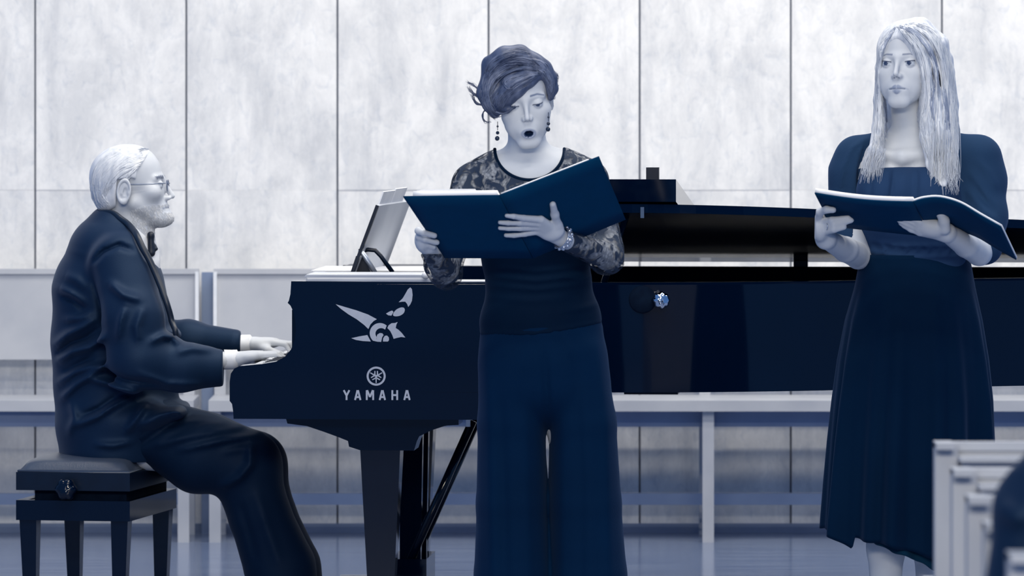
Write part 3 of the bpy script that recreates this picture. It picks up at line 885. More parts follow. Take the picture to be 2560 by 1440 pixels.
class Head:
    def __init__(self, c, yaw, pitch, roll, scale=1.0, **o):
        self.c = np.array(c, float); self.B = basis(yaw, pitch, roll); self.s = scale; self.o = o
    def w(self, x, y, z):      # local to world
        return self.c + self.s * (x*self.B[0] + y*self.B[1] + z*self.B[2])
    def loc(self, X, Y, Z):
        X, Y, Z = X - self.c[0], Y - self.c[1], Z - self.c[2]
        return [(X*b[0] + Y*b[1] + Z*b[2]) / self.s for b in self.B]
    def sdf(self, X, Y, Z):
        o = self.o; g = o.get
        x, y, z = self.loc(X, Y, Z); ax = np.abs(x)
        fw = g('face_w', 1.0)
        d = s_ell(x, y, z, (0, -0.012, 0.034), (0.074, 0.094, 0.084))
        d = smin(d, s_ell(x, y, z, (0, 0.024, -0.026), (0.060*fw, 0.064, 0.084)), 0.02)
        jo = g('jaw_open', 0.0)
        jw = g('jaw', 1.0)
        d = smin(d, s_cap(ax, y, z, (0.049*fw*jw, 0.0, -0.052), (0.018*jw, 0.068, -0.100 - jo), 0.019, 0.015), 0.022)
        if g('cheek', 0) > 0:
            d = smin(d, s_ell(ax, y, z, (0.032*fw, 0.052, -0.054), (0.026, 0.025, 0.034)), 0.02)
        d = smin(d, s_ell(x, y, z, (0, 0.073, -0.102 - jo), (0.019, 0.016, 0.015)), 0.018)
        d = smin(d, s_ell(ax, y, z, (0.042*fw, 0.056, -0.024), (0.022, 0.021, 0.020)), 0.02)
        d = smin(d, s_cap(ax, y, z, (0.004, 0.080, 0.014), (0.044, 0.066, 0.014), 0.0075 + g('brow', 0), 0.007), 0.014)
        d = smin(d, s_ell(x, y, z, (0, 0.074, -0.070 - jo*0.5), (0.028, 0.022, 0.028)), 0.014)
        d = smax(d, -s_ell(ax, y, z, (0.031, 0.100, -0.003), (0.019, 0.0165, 0.0125)), 0.014)
        d = smin(d, s_ell(ax, y, z, (0.031, 0.0735, -0.004), (0.0128, 0.0128, 0.0128)), 0.001)
        lz = -0.004 + g('lid', 0.0045)
        tilt = (ax - 0.031) * 0.12
        d = smin(d, np.maximum(s_ell(ax, y, z, (0.031, 0.0735, -0.004), (0.0146, 0.0145, 0.0140)), (lz + tilt) - z), 0.002)
        d = smin(d, np.maximum(s_ell(ax, y, z, (0.031, 0.0735, -0.004), (0.0142, 0.0140, 0.0138)), z - (-0.0095 + tilt)), 0.002)
        ns = g('nose', 1.0)
        d = smin(d, s_cap(x, y, z, (0, 0.085, 0.006), (0, 0.091 + 0.0165*ns, -0.033 - g('nose_l', 0)), 0.0058*ns, 0.0078*ns), 0.012)
        d = smin(d, s_ell(ax, y, z, (0.0098*ns, 0.082 + 0.012*ns, -0.0385 - g('nose_l', 0)), (0.0068*ns, 0.0105, 0.0066)), 0.007)
        d = smax(d, -s_ell(ax, y, z, (0.0062*ns, 0.088 + 0.0125*ns, -0.0470 - g('nose_l', 0)), (0.0034, 0.0055, 0.0050)), 0.003)
        if jo > 0:     # singing mouth
            d = smax(d, -s_ell(x, y, z, (0.002, 0.098, -0.0775), (0.0125, 0.024, 0.0082)), 0.004)
            a = np.sqrt((x/0.0160)**2 + ((z + 0.0775)/0.0112)**2)
            ringd = np.sqrt(((a - 1.0) * 0.0135)**2 + (y - 0.0895 + 10*x*x)**2) - 0.0042
            d = smin(d, ringd, 0.005)
        else:
            d = smin(d, s_cap(ax, y, z, (0.004, 0.0925, -0.0662), (0.0245, 0.0815, -0.0712), 0.0046, 0.0024), 0.004)
            d = smin(d, s_cap(ax, y, z, (0.0, 0.0918, -0.0775), (0.0215, 0.0825, -0.0730), 0.0060, 0.0026), 0.004)
            d = smax(d, -s_cap(ax, y, z, (0, 0.1015, -0.0712), (0.023, 0.0885, -0.0712), 0.0018, 0.0015), 0.003)
        if g('ears', True):
            e = g('ear', 1.0); eo = g('ear_out', 0.0)
            ez = (z + 0.014)*math.cos(0.18) + (y + 0.022)*math.sin(0.18); ey = (y + 0.022)*math.cos(0.18) - (z + 0.014)*math.sin(0.18)
            ax = ax - eo
            ear = s_ell(ax, ey, ez, (0.0715, 0.001, 0), (0.0075*e, 0.0175*e, 0.031*e))
            aa = np.sqrt((ey/(0.0165*e))**2 + (ez/(0.0295*e))**2)
            ear = smin(ear, np.sqrt(((aa - 1.0)*0.021)**2 + (ax - 0.0785)**2) - 0.0040, 0.003)           # helix
            ear = smax(ear, -s_ell(ax, ey, ez, (0.083, 0.004, -0.001), (0.009, 0.0085*e, 0.0125*e)), 0.003)  # concha
            ear = smin(ear, s_cap(ax, ey, ez, (0.0765, -0.001, 0.019), (0.0775, -0.0065, -0.008), 0.0026, 0.0032), 0.003)
            ear = smin(ear, s_ell(ax, ey, ez, (0.0765, 0.0135, -0.004), (0.005, 0.0035, 0.0060)), 0.004)
            ear = smin(ear, s_ell(ax, ey, ez, (0.0755, 0.003, -0.030), (0.0055, 0.009, 0.0085)), 0.005)
            d = smin(d, ear, 0.006)
        return d * self.s
    def add_to(self, F, k=0.02):
        R = 0.16 * self.s
        F.op(lambda x, y, z: self.sdf(x, y, z), self.c - R, self.c + R, k, 'add')
    def colors(self, V, skin, lip, brow, eye, white, dark):
        """vertex colours by place on the face"""
        C = np.repeat(np.array(skin, float)[None], len(V), 0)
        x, y, z = self.loc(V[:, 0], V[:, 1], V[:, 2]); ax = np.abs(x); g = self.o.get
        near = (y > 0.03) & (np.abs(z) < 0.14) & (ax < 0.07)
        jo = g('jaw_open', 0.0)
        def mix(m, col):
            m = np.clip(m, 0, 1)[:, None] * near[:, None]
            C[:] = C * (1 - m) + np.array(col)[None] * m
        if jo > 0:
            a = np.sqrt((x/0.0160)**2 + ((z + 0.0775)/0.0112)**2)
            mix(1.6 - np.abs(a - 1.0) * 4.5 + (y > 0.084) * 0 - (y < 0.078) * 9, lip)
            mix(((a < 0.80) & (y > 0.05)) * 1.0, dark)
        else:
            l1 = s_cap(ax, y, z, (0.004, 0.0925, -0.0662), (0.0245, 0.0815, -0.0712), 0.0046, 0.0024)
            l2 = s_cap(ax, y, z, (0.0, 0.0918, -0.0775), (0.0215, 0.0825, -0.0730), 0.0060, 0.0026)
            mix(1 - (np.minimum(l1, l2) - 0.0010) / 0.0016, lip)
            mix((1 - np.abs(z + 0.0712) / 0.0016) * (ax < 0.021) * 0.8, dark)
        bz = 0.0175 + g('brow_h', 0.0) - 0.35 * np.maximum(ax - 0.032, 0) + 0.10 * np.minimum(ax - 0.018, 0.014)
        mix((1.15 - np.abs(z - bz) / (0.0034 - 0.04 * np.maximum(ax - 0.02, 0))) * (ax > 0.013) * (ax < 0.050) * g('brow_str', 0.8), brow)
        re = np.sqrt((ax - 0.031)**2 + (y - 0.0735)**2 + (z + 0.004)**2)
        lz = -0.004 + g('lid', 0.0045) + (ax - 0.031) * 0.12
        open_ = (z < lz + 0.0006) & (z > -0.0100) & (re < 0.01395) & (y > 0.076)
        mix(open_ * 1.0, white)
        gx = g('gaze', 0.0)
        ir = np.sqrt((x - np.sign(x) * 0.031 - gx)**2 + (z + 0.0042)**2)
        mix(open_ * (ir < 0.0058) * 1.0, eye)
        lash = (1 - np.abs(z - lz) / 0.0022) * (np.abs(ax - 0.031) < 0.0145) * (re < 0.0162) * (y > 0.074)
        mix(lash * 1.3, dark)
        low = (1 - np.abs(z + 0.0102) / 0.0015) * (np.abs(ax - 0.031) < 0.0115) * (re < 0.0158) * (y > 0.074)
        mix(low * 0.45, brow)
        ns = g('nose', 1.0)
        no = s_ell(ax, y, z, (0.0062*ns, 0.088 + 0.0125*ns, -0.0470 - g('nose_l', 0)), (0.0034, 0.0055, 0.0050))
        mix(1 - no / 0.0012, (np.array(dark) + np.array(brow)) / 2)
        return C

def skin_material(name, rough=0.5):
    m = bpy.data.materials.new(name); m.use_nodes = True
    nt = m.node_tree; N = nt.nodes; L = nt.links; b = N['Principled BSDF']
    at = N.new('ShaderNodeAttribute'); at.attribute_name = 'Col'
    tc = N.new('ShaderNodeTexCoord')
    n = N.new('ShaderNodeTexNoise'); n.inputs['Scale'].default_value = 60; n.inputs['Detail'].default_value = 3
    L.new(tc.outputs['Object'], n.inputs['Vector'])
    r = N.new('ShaderNodeValToRGB'); r.color_ramp.elements[0].color = (0.93, 0.94, 0.95, 1); r.color_ramp.elements[1].color = (1, 1, 1, 1)
    L.new(n.outputs['Fac'], r.inputs[0])
    mx = N.new('ShaderNodeMixRGB'); mx.blend_type = 'MULTIPLY'; mx.inputs[0].default_value = 1.0
    L.new(at.outputs['Color'], mx.inputs[1]); L.new(r.outputs[0], mx.inputs[2])
    L.new(mx.outputs[0], b.inputs['Base Color'])
    b.inputs['Roughness'].default_value = rough; b.inputs['Specular IOR Level'].default_value = 0.35
    return m
M['skin'] = skin_material('skin')
SKIN = np.array(srgb(204, 208, 215)[:3]); LIP = np.array(srgb(146, 156, 178)[:3]); BROW = np.array(srgb(88, 104, 136)[:3])
EYE = np.array(srgb(44, 62, 96)[:3]); WHITE = np.array(srgb(190, 197, 208)[:3]); DARK = np.array(srgb(24, 46, 84)[:3])

def ridges(lines, side=-1):
    """displacement function built from image-plane crease lines: (pixel points, Y, amplitude m, width m); only on the camera side of ycut"""
    segs = []
    for pts, Y, amp, wid in lines:
        w = [P(a, b, Y) for a, b in pts]
        segs.append(([(p[0], p[2]) for p in w], amp, wid))
    return segs
def apply_ridges(F, segs, ymax):
    for pts, amp, wid in segs:
        A = np.array(pts)
        lo = np.array([A[:, 0].min() - 3*wid, F.ax[1][0], A[:, 1].min() - 3*wid]); hi = np.array([A[:, 0].max() + 3*wid, ymax, A[:, 1].max() + 3*wid])
        sl = F.win(lo, hi)
        x, y, z = F.grid(sl)
        best = None; n = len(A) - 1
        for i in range(n):
            d = A[i+1] - A[i]; l2 = d @ d + 1e-12
            t = np.clip(((x - A[i, 0]) * d[0] + (z - A[i, 1]) * d[1]) / l2, 0, 1)
            dist = np.sqrt((x - A[i, 0] - t*d[0])**2 + (z - A[i, 1] - t*d[1])**2)
            g = (i + t) / n
            f = np.exp(-(dist / wid)**2) * (0.25 + 0.75 * np.maximum(np.sin(np.pi * np.clip(g, 0.0, 1)), 0)**0.6)
            best = f if best is None else np.maximum(best, f)
        F.d[sl] -= (amp * best * np.clip((ymax - y) / 0.02, 0, 1)).astype(np.float32)

def finger_chain(F, pts, r0, r1, k=0.004):
    n = len(pts)
    rs = [r0 + (r1 - r0) * i / (n - 1) for i in range(n)]
    F.chain(pts, rs, k)
# ------------------------------------------------------------------ people
def cloth_mat(name, c1, c2, rough=0.75, sheen=0.3, bump=0.06, bump_scale=220, scale=3, spec=0.05):
    m = mat(name, c1, rough, spec=spec, col2=c2, scale=scale, bump=bump, bump_scale=bump_scale, sheen=sheen * 0.35)
    m.node_tree.nodes['Principled BSDF'].inputs['Sheen Tint'].default_value = (0.25, 0.42, 0.85, 1)
    return m
M['jacket'] = mat('dark_wool', (0.0032, 0.0130, 0.038, 1), 0.58, spec=0.30, col2=(0.0038, 0.0150, 0.043, 1), scale=3, bump=0.05, bump_scale=260, sheen=0.10)
M['jacket'].node_tree.nodes['Principled BSDF'].inputs['Specular Tint'].default_value = (0.42, 0.64, 1.0, 1)
M['jacket'].node_tree.nodes['Principled BSDF'].inputs['Sheen Tint'].default_value = (0.35, 0.5, 0.85, 1)
M['trouser'] = mat('dark_suit_cloth', (0.0012, 0.0090, 0.029, 1), 0.62, spec=0.18, col2=(0.0015, 0.010, 0.032, 1), scale=3, bump=0.05, bump_scale=260, sheen=0.06)
M['trouser'].node_tree.nodes['Principled BSDF'].inputs['Specular Tint'].default_value = (0.55, 0.72, 1.0, 1)
M['trouser'].node_tree.nodes['Principled BSDF'].inputs['Sheen Tint'].default_value = (0.35, 0.5, 0.85, 1)
M['lapel'] = mat('satin_lapel', (0.004, 0.012, 0.030, 1), 0.4, col2=(0.005, 0.014, 0.034, 1), scale=20)
M['shirt'] = mat('white_shirt', srgb(228, 231, 237), 0.7, col2=srgb(220, 224, 232), scale=20)
M['bow'] = mat('bow_tie_silk', (0.002, 0.009, 0.026, 1), 0.5, col2=(0.003, 0.011, 0.03, 1), scale=40)
M['navy'] = cloth_mat('navy_jersey', (0.0004, 0.0075, 0.0240, 1), (0.0005, 0.0090, 0.0288, 1), 0.75, 0.25)
M['pants'] = cloth_mat('navy_crepe', (0.0003, 0.0125, 0.0420, 1), (0.0004, 0.0150, 0.0504, 1), 0.8, 0.25)
M['shrug'] = cloth_mat('slate_knit', (0.0150, 0.0400, 0.0920, 1), (0.0180, 0.0480, 0.1104, 1), 0.85, 0.4)
M['bodice'] = cloth_mat('slate_crepe', (0.0150, 0.0380, 0.0940, 1), (0.0180, 0.0456, 0.1128, 1), 0.8, 0.3)
M['skirt'] = cloth_mat('dark_crepe_skirt', (0.0003, 0.0100, 0.0320, 1), (0.0004, 0.0120, 0.0384, 1), 0.8, 0.3)
M['sheer'] = cloth_mat('sheer_underskirt', (0.0040, 0.0300, 0.0620, 1), (0.0048, 0.0360, 0.0744, 1), 0.8, 0.2)
M['hair_white'] = mat('white_hair', srgb(234, 236, 240), 0.5, col2=srgb(206, 211, 220), scale=60, stretch=(1, 1, 0.3))
M['hair_dark'] = mat('dark_hair', srgb(48, 62, 94), 0.45, col2=srgb(86, 98, 128), scale=50, stretch=(1, 1, 0.4), spec=0.5)
M['hair_blonde'] = mat('blonde_hair', srgb(226, 229, 234), 0.42, col2=srgb(188, 195, 208), scale=40, stretch=(3, 3, 0.2))
M['hair_dark_strand'] = mat('painted_hair_gloss', srgb(54, 68, 100), 0.4, col2=srgb(106, 117, 145), scale=38, stretch=(1, 1, 0.5), spec=0.5)  # lighter copy of the dark hair; highlights are put into its colour
M['hair_root'] = mat('shaded_ash_hair', srgb(168, 177, 196), 0.5, col2=srgb(140, 151, 176), scale=40, stretch=(3, 3, 0.2))  # darker strands; shading at the parting and gaps is put into the colour
M['folder'] = mat('black_folder_board', (0.0005, 0.036, 0.098, 1), 0.75, spec=0.05, col2=(0.0006, 0.038, 0.104, 1), scale=30, bump=0.03, bump_scale=300)
M['bead'] = mat('dark_bead', (0.004, 0.014, 0.04, 1), 0.12, col2=(0.006, 0.018, 0.05, 1), scale=30)
M['silver'] = mat('silver', srgb(220, 224, 232), 0.2, metal=0.9, col2=srgb(190, 198, 212), scale=90)
M['glass_rim'] = mat('thin_metal_rim', srgb(92, 106, 134), 0.3, metal=0.6, col2=srgb(110, 124, 150), scale=60)
M['shoe'] = mat('black_shoe', (0.002, 0.008, 0.022, 1), 0.25, col2=(0.003, 0.01, 0.026, 1), scale=20)

def lace_material():
    m = bpy.data.materials.new('navy_lace'); m.use_nodes = True
    nt = m.node_tree; N = nt.nodes; L = nt.links; b = N['Principled BSDF']
    b.inputs['Base Color'].default_value = (0.006, 0.020, 0.052, 1); b.inputs['Roughness'].default_value = 0.8
    out = [n for n in N if n.type == 'OUTPUT_MATERIAL'][0]
    tc = N.new('ShaderNodeTexCoord')
    ns = N.new('ShaderNodeTexNoise'); ns.inputs['Scale'].default_value = 28; ns.inputs['Detail'].default_value = 2; ns.inputs['Distortion'].default_value = 1.6
    L.new(tc.outputs['Object'], ns.inputs['Vector'])
    fine = N.new('ShaderNodeTexVoronoi'); fine.inputs['Scale'].default_value = 130
    L.new(tc.outputs['Object'], fine.inputs['Vector'])
    r1 = N.new('ShaderNodeValToRGB'); r1.color_ramp.elements[0].position = 0.45; r1.color_ramp.elements[1].position = 0.53
    L.new(ns.outputs['Fac'], r1.inputs[0])                      # 1 = open net, 0 = solid flower
    r2 = N.new('ShaderNodeValToRGB'); r2.color_ramp.elements[0].position = 0.35; r2.color_ramp.elements[1].position = 0.6
    r2.color_ramp.elements[0].color = (0.80, 0.80, 0.80, 1); r2.color_ramp.elements[1].color = (0.5, 0.5, 0.5, 1)
    L.new(fine.outputs['Distance'], r2.inputs[0])
    mu = N.new('ShaderNodeMath'); mu.operation = 'MULTIPLY'
    L.new(r1.outputs[0], mu.inputs[0]); L.new(r2.outputs[0], mu.inputs[1])
    tr = N.new('ShaderNodeBsdfTransparent'); mx = N.new('ShaderNodeMixShader')
    L.new(mu.outputs[0], mx.inputs[0]); L.new(b.outputs[0], mx.inputs[1]); L.new(tr.outputs[0], mx.inputs[2])
    L.new(mx.outputs[0], out.inputs['Surface'])
    return m
M['lace'] = lace_material()

def part_from_field(F, name, material, parent, relax=1):
    V, Q = F.mesh(name, relax)
    return obj(name, np_mesh(name, V - np.array(parent.location)[None], Q), material, parent)

def body_from_field(F, head, parent, extra=None, relax=1):
    V, Q = F.mesh('body', relax)
    me = np_mesh('body', V - np.array(parent.location)[None], Q)
    C = head.colors(V, SKIN, LIP, BROW, EYE, WHITE, DARK)
    if extra is not None: C = extra(V, C)
    paint(me, C)
    return obj('body', me, M['skin'], parent)

def strands_on(F, groups, rng, rad, lift=0.002, seg=5, flat=0.5, tip=0.25):
    """strands lying on a hair volume; each group: (guide A px, guide B px, count, jitter px, Y guess)"""
    paths, radii = [], []
    for A, Bq, n, jit, Yg in groups:
        A = np.array(A, float); Bq = np.array(Bq, float)
        for _ in range(n):
            t = rng.random()
            g = A*(1-t) + Bq*t + rng.normal(0, jit, A.shape) * np.linspace(0.5, 1.2, len(A))[:, None]
            s0 = rng.uniform(0, 0.25); s1 = rng.uniform(0.75, 1.0)
            c = catmull(g, seg)
            k0, k1 = int(s0*len(c)), max(int(s1*len(c)), int(s0*len(c)) + 4)
            c = c[k0:k1]
            last = None; w = []
            for a, b in c:
                q = P(a, b, Yg); y = F.surf_y(q[0], q[2])
                if y is None: y = last if last is not None else Yg
                elif last is not None: y = min(max(y, last - 0.02), last + 0.02)
                last = y
                q = P(a, b, y)
                w.append((q[0], y, q[2]))
            w = np.array(w)
            if len(w) > 4:
                w[1:-1, 1] = (w[:-2, 1] + w[1:-1, 1] + w[2:, 1]) / 3
            w[:, 1] -= lift * rng.uniform(0.3, 1.5)
            r = rad * rng.uniform(0.5, 1.3) * np.interp(np.linspace(0, 1, len(w)), [0, 0.15, 0.7, 1], [0.5, 1, 0.9, tip])
            paths.append(w); radii.append(r)
    return tubes(paths, radii, 4, flat)

def add_strands(name, F, groups, seed, rad, material, parent, **kw):
    V, Fc = strands_on(F, groups, np.random.default_rng(seed), rad, **kw)
    return obj(name, np_mesh(name, V - np.array(parent.location)[None], Fc), material, parent)

def child_mesh(name, V, Fc, material, parent, smooth=True):
    return obj(name, np_mesh(name, np.asarray(V) - np.array(parent.location)[None], np.asarray(Fc), smooth), material, parent)

def sphere_VF(c, r, n=10, sc=(1, 1, 1)):
    V = []; Fc = []
    for i in range(n + 1):
        th = math.pi * i / n
        for j in range(2 * n):
            ph = math.pi * j / n
            V.append((c[0] + sc[0]*r*math.sin(th)*math.cos(ph), c[1] + sc[1]*r*math.sin(th)*math.sin(ph), c[2] + sc[2]*r*math.cos(th)))
    for i in range(n):
        for j in range(2 * n):
            j2 = (j + 1) % (2 * n)
            Fc.append((i*2*n + j, (i+1)*2*n + j, (i+1)*2*n + j2, i*2*n + j2))
    return np.array(V), np.array(Fc)

def zcut(xs_px, ys_px, Y, slope=0.8):
    """signed function: positive above the image-plane curve"""
    pts = [P(a, b, Y) for a, b in zip(xs_px, ys_px)]
    X = [p[0] for p in pts]; Z = [p[2] for p in pts]
    return lambda x, y, z: (z - np.interp(x, X, Z)) * slope + 0 * y

# ================================================================== pianist
MY = 17.40
man = empty('person', (P(250, 1200, MY)[0], MY, 0.0))
tag(man, 'white-haired man in a dark suit and bow tie playing the piano', 'person')
h1 = Head(P(333, 463, MY), 90, -4, 0, 1.02, nose=1.05, nose_l=0.005, ear=1.06, ear_out=0.009, brow=0.002, lid=0.003, brow_str=0.25, face_w=1.04)
def man_arms(F, g, cut_wrist=False):
    F.chain([P(300, 655, 17.21), P(345, 905, 17.13), P(598, 899, 17.19)], [0.058 + g, 0.045 + g, 0.0205 + g], 0.02)
    F.chain([P(305, 655, 17.60), P(385, 880, 17.66), P(634, 860, 17.58)], [0.058 + g, 0.045 + g, 0.0205 + g], 0.02)
F = Field(axis(P(120, 0, MY)[0], P(830, 0, MY)[0], 0.0062, ((P(215, 0, MY)[0], P(450, 0, MY)[0], 0.0022), (P(560, 0, MY)[0], P(760, 0, MY)[0], 0.0032))),
          axis(17.02, 17.78, 0.0062, ((17.30, 17.50, 0.0026),)),
          axis(0.02, 1.385, 0.0062, ((P(0, 920, MY)[2], P(0, 830, MY)[2], 0.0026), (P(0, 640, MY)[2], P(0, 350, MY)[2], 0.0022))))
# torso and limbs inside the clothes
F.loft([P(290, 1085, MY), P(285, 950, MY), P(290, 760, MY), P(300, 660, MY), P(322, 610, MY)], [0.165, 0.16, 0.175, 0.165, 0.07], [0.12, 0.13, 0.12, 0.09, 0.055], (0, 1, 0))
man_arms(F, 0.0)
F.cap(h1.w(0, -0.028, -0.045), P(330, 625, MY), 0.056, 0.062, 0.02)
F.cap(h1.w(0, 0.015, -0.08), P(358, 605, MY), 0.034, 0.030, 0.03)
for yy in (17.30, 17.51):
    F.chain([P(290, 1095, yy), P(625, 1150, yy), P(690, 1490, yy)], [0.085, 0.056, 0.042], 0.02)
h1.add_to(F, 0.015)
F.ell(h1.w(0, 0.084, -0.100), (0.024, 0.026, 0.018), k=0.02)        # bearded chin
F.ell(h1.w(0, 0.050, -0.098), (0.034, 0.036, 0.020), k=0.02)
def man_hand(wr, kn, tips, thumb, dY):
    F.ell((np.array(wr)*0.45 + np.array(kn)*0.55), (0.046, 0.036, 0.0165), k=0.012)
    for i, (tp, off) in enumerate(zip(tips, (-0.028, -0.010, 0.009, 0.027))):
        k_ = np.array(kn) + np.array((-0.006*abs(i-1.5), off, 0))
        t_ = np.array(tp) + np.array((0, off*1.35, 0))
        mid = k_*0.5 + t_*0.5 + np.array((0.010, 0, 0.012))
        F.cap(np.array(wr) + np.array((0, off*0.5, 0)), k_, 0.017, 0.0105, 0.008)
        finger_chain(F, [k_, mid, t_], 0.0095, 0.0070, 0.003)
    finger_chain(F, [np.array(wr) + np.array((0.015, dY*0.02, -0.004)), np.array(thumb[0]), np.array(thumb[1])], 0.014, 0.0085, 0.008)
man_hand(P(598, 897, 17.19), P(657, 886, 17.19), [P(716, 905, 17.19), P(722, 903, 17.19), P(720, 902, 17.19), P(706, 903, 17.19)],
         [P(640, 898, 17.235), P(676, 905, 17.235)], 1)
man_hand(P(634, 860, 17.58), P(690, 855, 17.58), [P(730, 885, 17.58), P(746, 884, 17.58), P(746, 884, 17.58), P(736, 885, 17.58)],
         [P(668, 874, 17.535), P(706, 886, 17.535)], -1)
def man_paint(V, C):
    x, y, z = h1.loc(V[:, 0], V[:, 1], V[:, 2])
    n = 0 * x
    b = np.clip((-0.058 - z + (y - 0.02) * 0.25 + n*0.2) / 0.02, 0, 1) * (y > -0.002) * (z > -0.15) * (np.abs(x) < 0.08)
    lips = np.clip(1 - np.abs(z + 0.072) / 0.010, 0, 1) * (y > 0.078)
    b = b * (1 - lips)
    bc = np.array(srgb(206, 211, 221)[:3]) * (1 + n[:, None])
    C = C * (1 - b[:, None]) + bc * b[:, None]
    sh = np.clip(1 - np.abs(z + 0.104 + (y-0.05)*0.15) / 0.022, 0, 1) * (y < 0.045) * (y > -0.02) * (np.abs(x) < 0.08) * 0.0
    return C * (1 - 0.3 * sh[:, None])
bodym = body_from_field(F, h1, man, man_paint)
# short beard: fine hairs along jaw and chin
def fuzz(name, body, parent, mask, n, length, rad, dirw, material, seed):
    me = body.data; nv = len(me.vertices)
    co = np.empty(nv*3, np.float32); me.vertices.foreach_get('co', co); co = co.reshape(-1, 3)
    no = np.empty(nv*3, np.float32); me.vertices.foreach_get('normal', no); no = no.reshape(-1, 3)
    rng = np.random.default_rng(seed)
    ids = np.nonzero(mask(co + np.array(parent.location)[None]))[0]
    ids = rng.choice(ids, min(n, len(ids)), replace=False)
    ps, rs = [], []
    for i in ids:
        d = np.array(dirw) + rng.normal(0, 0.25, 3); d = d - no[i] * (d @ no[i]); d /= np.linalg.norm(d) + 1e-9
        l = length * rng.uniform(0.6, 1.3)
        ps.append(np.array([co[i] - no[i]*0.001, co[i] + no[i]*0.0016 + d*l*0.5, co[i] + no[i]*0.0020 + d*l])); rs.append(np.array([rad, rad, rad*0.3]))
    V, Q = tubes(ps, rs, 3)
    return obj(name, np_mesh(name, V, Q), material, parent)
def beard_mask(co):
    x, y, z = h1.loc(co[:, 0], co[:, 1], co[:, 2])
    return (z < np.minimum(-0.060 - (0.02 - y)*0.3, -0.057)) & (z > -0.135) & (y > -0.01) & (np.abs(x) < 0.075) & ~((np.abs(z + 0.072) < 0.009) & (y > 0.078))
fuzz('beard', bodym, man, beard_mask, 2600, 0.009, 0.0006, (0.25, 0, -1), M['hair_white'], 3)
fuzz('eyebrows', bodym, man, lambda co: (lambda l: (np.abs(l[2] - 0.0165) < 0.004) & (l[1] > 0.06) & (np.abs(l[0]) > 0.012) & (np.abs(l[0]) < 0.05))(h1.loc(co[:, 0], co[:, 1], co[:, 2])), 200, 0.006, 0.0006, (0, -0.6, 0.3), M['hair_root'], 4)
# hair: volume on the skull, then fine strands swept back
FH = Field(axis(P(205, 0, MY)[0], P(400, 0, MY)[0], 0.003), axis(17.28, 17.52, 0.003), axis(P(0, 540, MY)[2], P(0, 345, MY)[2], 0.003))
def mhair(x, y, z):
    lx, ly, lz = h1.loc(x, y, z)
    d = s_ell(lx, ly, lz, (0, -0.018, 0.034), (0.083, 0.104, 0.084))
    d = smin(d, s_ell(lx, ly, lz, (0, -0.052, -0.018), (0.074, 0.066, 0.072)), 0.03)
    d = smin(d, s_ell(np.abs(lx), ly, lz, (0.062, -0.012, 0.03), (0.017, 0.045, 0.045)), 0.02)
    return d
FH.op(mhair, P(205, 540, 17.28), P(400, 345, 17.52), 0, 'add')
def keep_front(x, y, z):       # hairline in front, dips at the temple
    lx, ly, lz = h1.loc(x, y, z)
    side = np.clip(np.abs(lx) / 0.07, 0, 1)
    line = np.interp(lz, [-0.05, -0.012, 0.01, 0.04, 0.075, 0.10, 0.14], [-0.045, 0.004, 0.012, 0.018, 0.045, 0.062, 0.07])
    return (ly - line) * 0.8
FH.op(keep_front, P(205, 540, 17.28), P(400, 345, 17.52), 0.006, 'and')
def keep_low(x, y, z):
    lx, ly, lz = h1.loc(x, y, z)
    line = np.interp(ly, [-0.13, -0.075, -0.048, -0.040, 0.004, 0.03], [-0.075, -0.070, -0.055, 0.020, 0.022, 0.0])
    return (line - lz) * 0.8
FH.op(keep_low, P(205, 540, 17.28), P(400, 345, 17.52), 0.006, 'and')
hair1 = part_from_field(FH, 'hair', M['hair_white'], man)
V, Q = strands_on(FH, [
    ([(372, 372), (335, 372), (295, 392), (262, 430), (248, 480)], [(352, 412), (325, 425), (298, 440), (275, 468), (262, 500)], 320, 2.2, 17.33),
    ([(330, 366), (285, 378), (245, 410), (228, 455), (236, 510)], [(340, 385), (300, 410), (268, 450), (256, 490), (262, 522)], 260, 2.2, 17.33),
    ([(340, 425), (328, 438), (318, 450), (312, 456), (306, 462)], [(352, 405), (335, 420), (325, 432), (318, 446), (313, 452)], 90, 2, 17.33),
    ([(232, 440), (228, 470), (236, 500), (246, 520), (252, 528)], [(262, 440), (258, 470), (264, 498), (272, 512), (276, 518)], 140, 2, 17.35)],
    np.random.default_rng(5), 0.0016, lift=0.002)
child_mesh('hair_strands', V, Q, M['hair_white'], hair1)
bpy.context.view_layer.update()
bpy.data.objects[hair1.name].children[0].location = (0, 0, 0)
for c in hair1.children:
    me = c.data
    co = np.empty(len(me.vertices) * 3, np.float32); me.vertices.foreach_get('co', co)
    co = co.reshape(-1, 3) + np.array(hair1.location)[None] - np.array(man.location)[None]
    me.vertices.foreach_set('co', co.ravel()); me.update()
# jacket
F = Field(axis(P(112, 0, MY)[0], P(605, 0, MY)[0], 0.0042), axis(17.00, 17.80, 0.0050), axis(P(0, 1150, MY)[2], P(0, 505, MY)[2], 0.0042))
F.loft([P(288, 540, MY), P(286, 582, MY), P(278, 640, MY), P(272, 725, MY), P(284, 850, MY), P(290, 960, MY), P(288, 1060, MY), P(286, 1120, MY)],
       [0.060, 0.120, 0.180, 0.200, 0.195, 0.200, 0.222, 0.225], [0.046, 0.086, 0.128, 0.163, 0.181, 0.180, 0.172, 0.160], (0, 1, 0), k=0.02)
F.cap(P(300, 600, 17.32), P(305, 660, 17.235), 0.06, 0.088, 0.03); F.cap(P(300, 600, 17.48), P(305, 660, 17.575), 0.06, 0.088, 0.03)
F.chain([P(305, 665, 17.215), P(330, 800, 17.14), P(345, 895, 17.12)], [0.092, 0.088, 0.082], 0.03)
F.chain([P(345, 900, 17.12), P(450, 918, 17.15), P(545, 920, 17.185)], [0.083, 0.068, 0.054], 0.025)
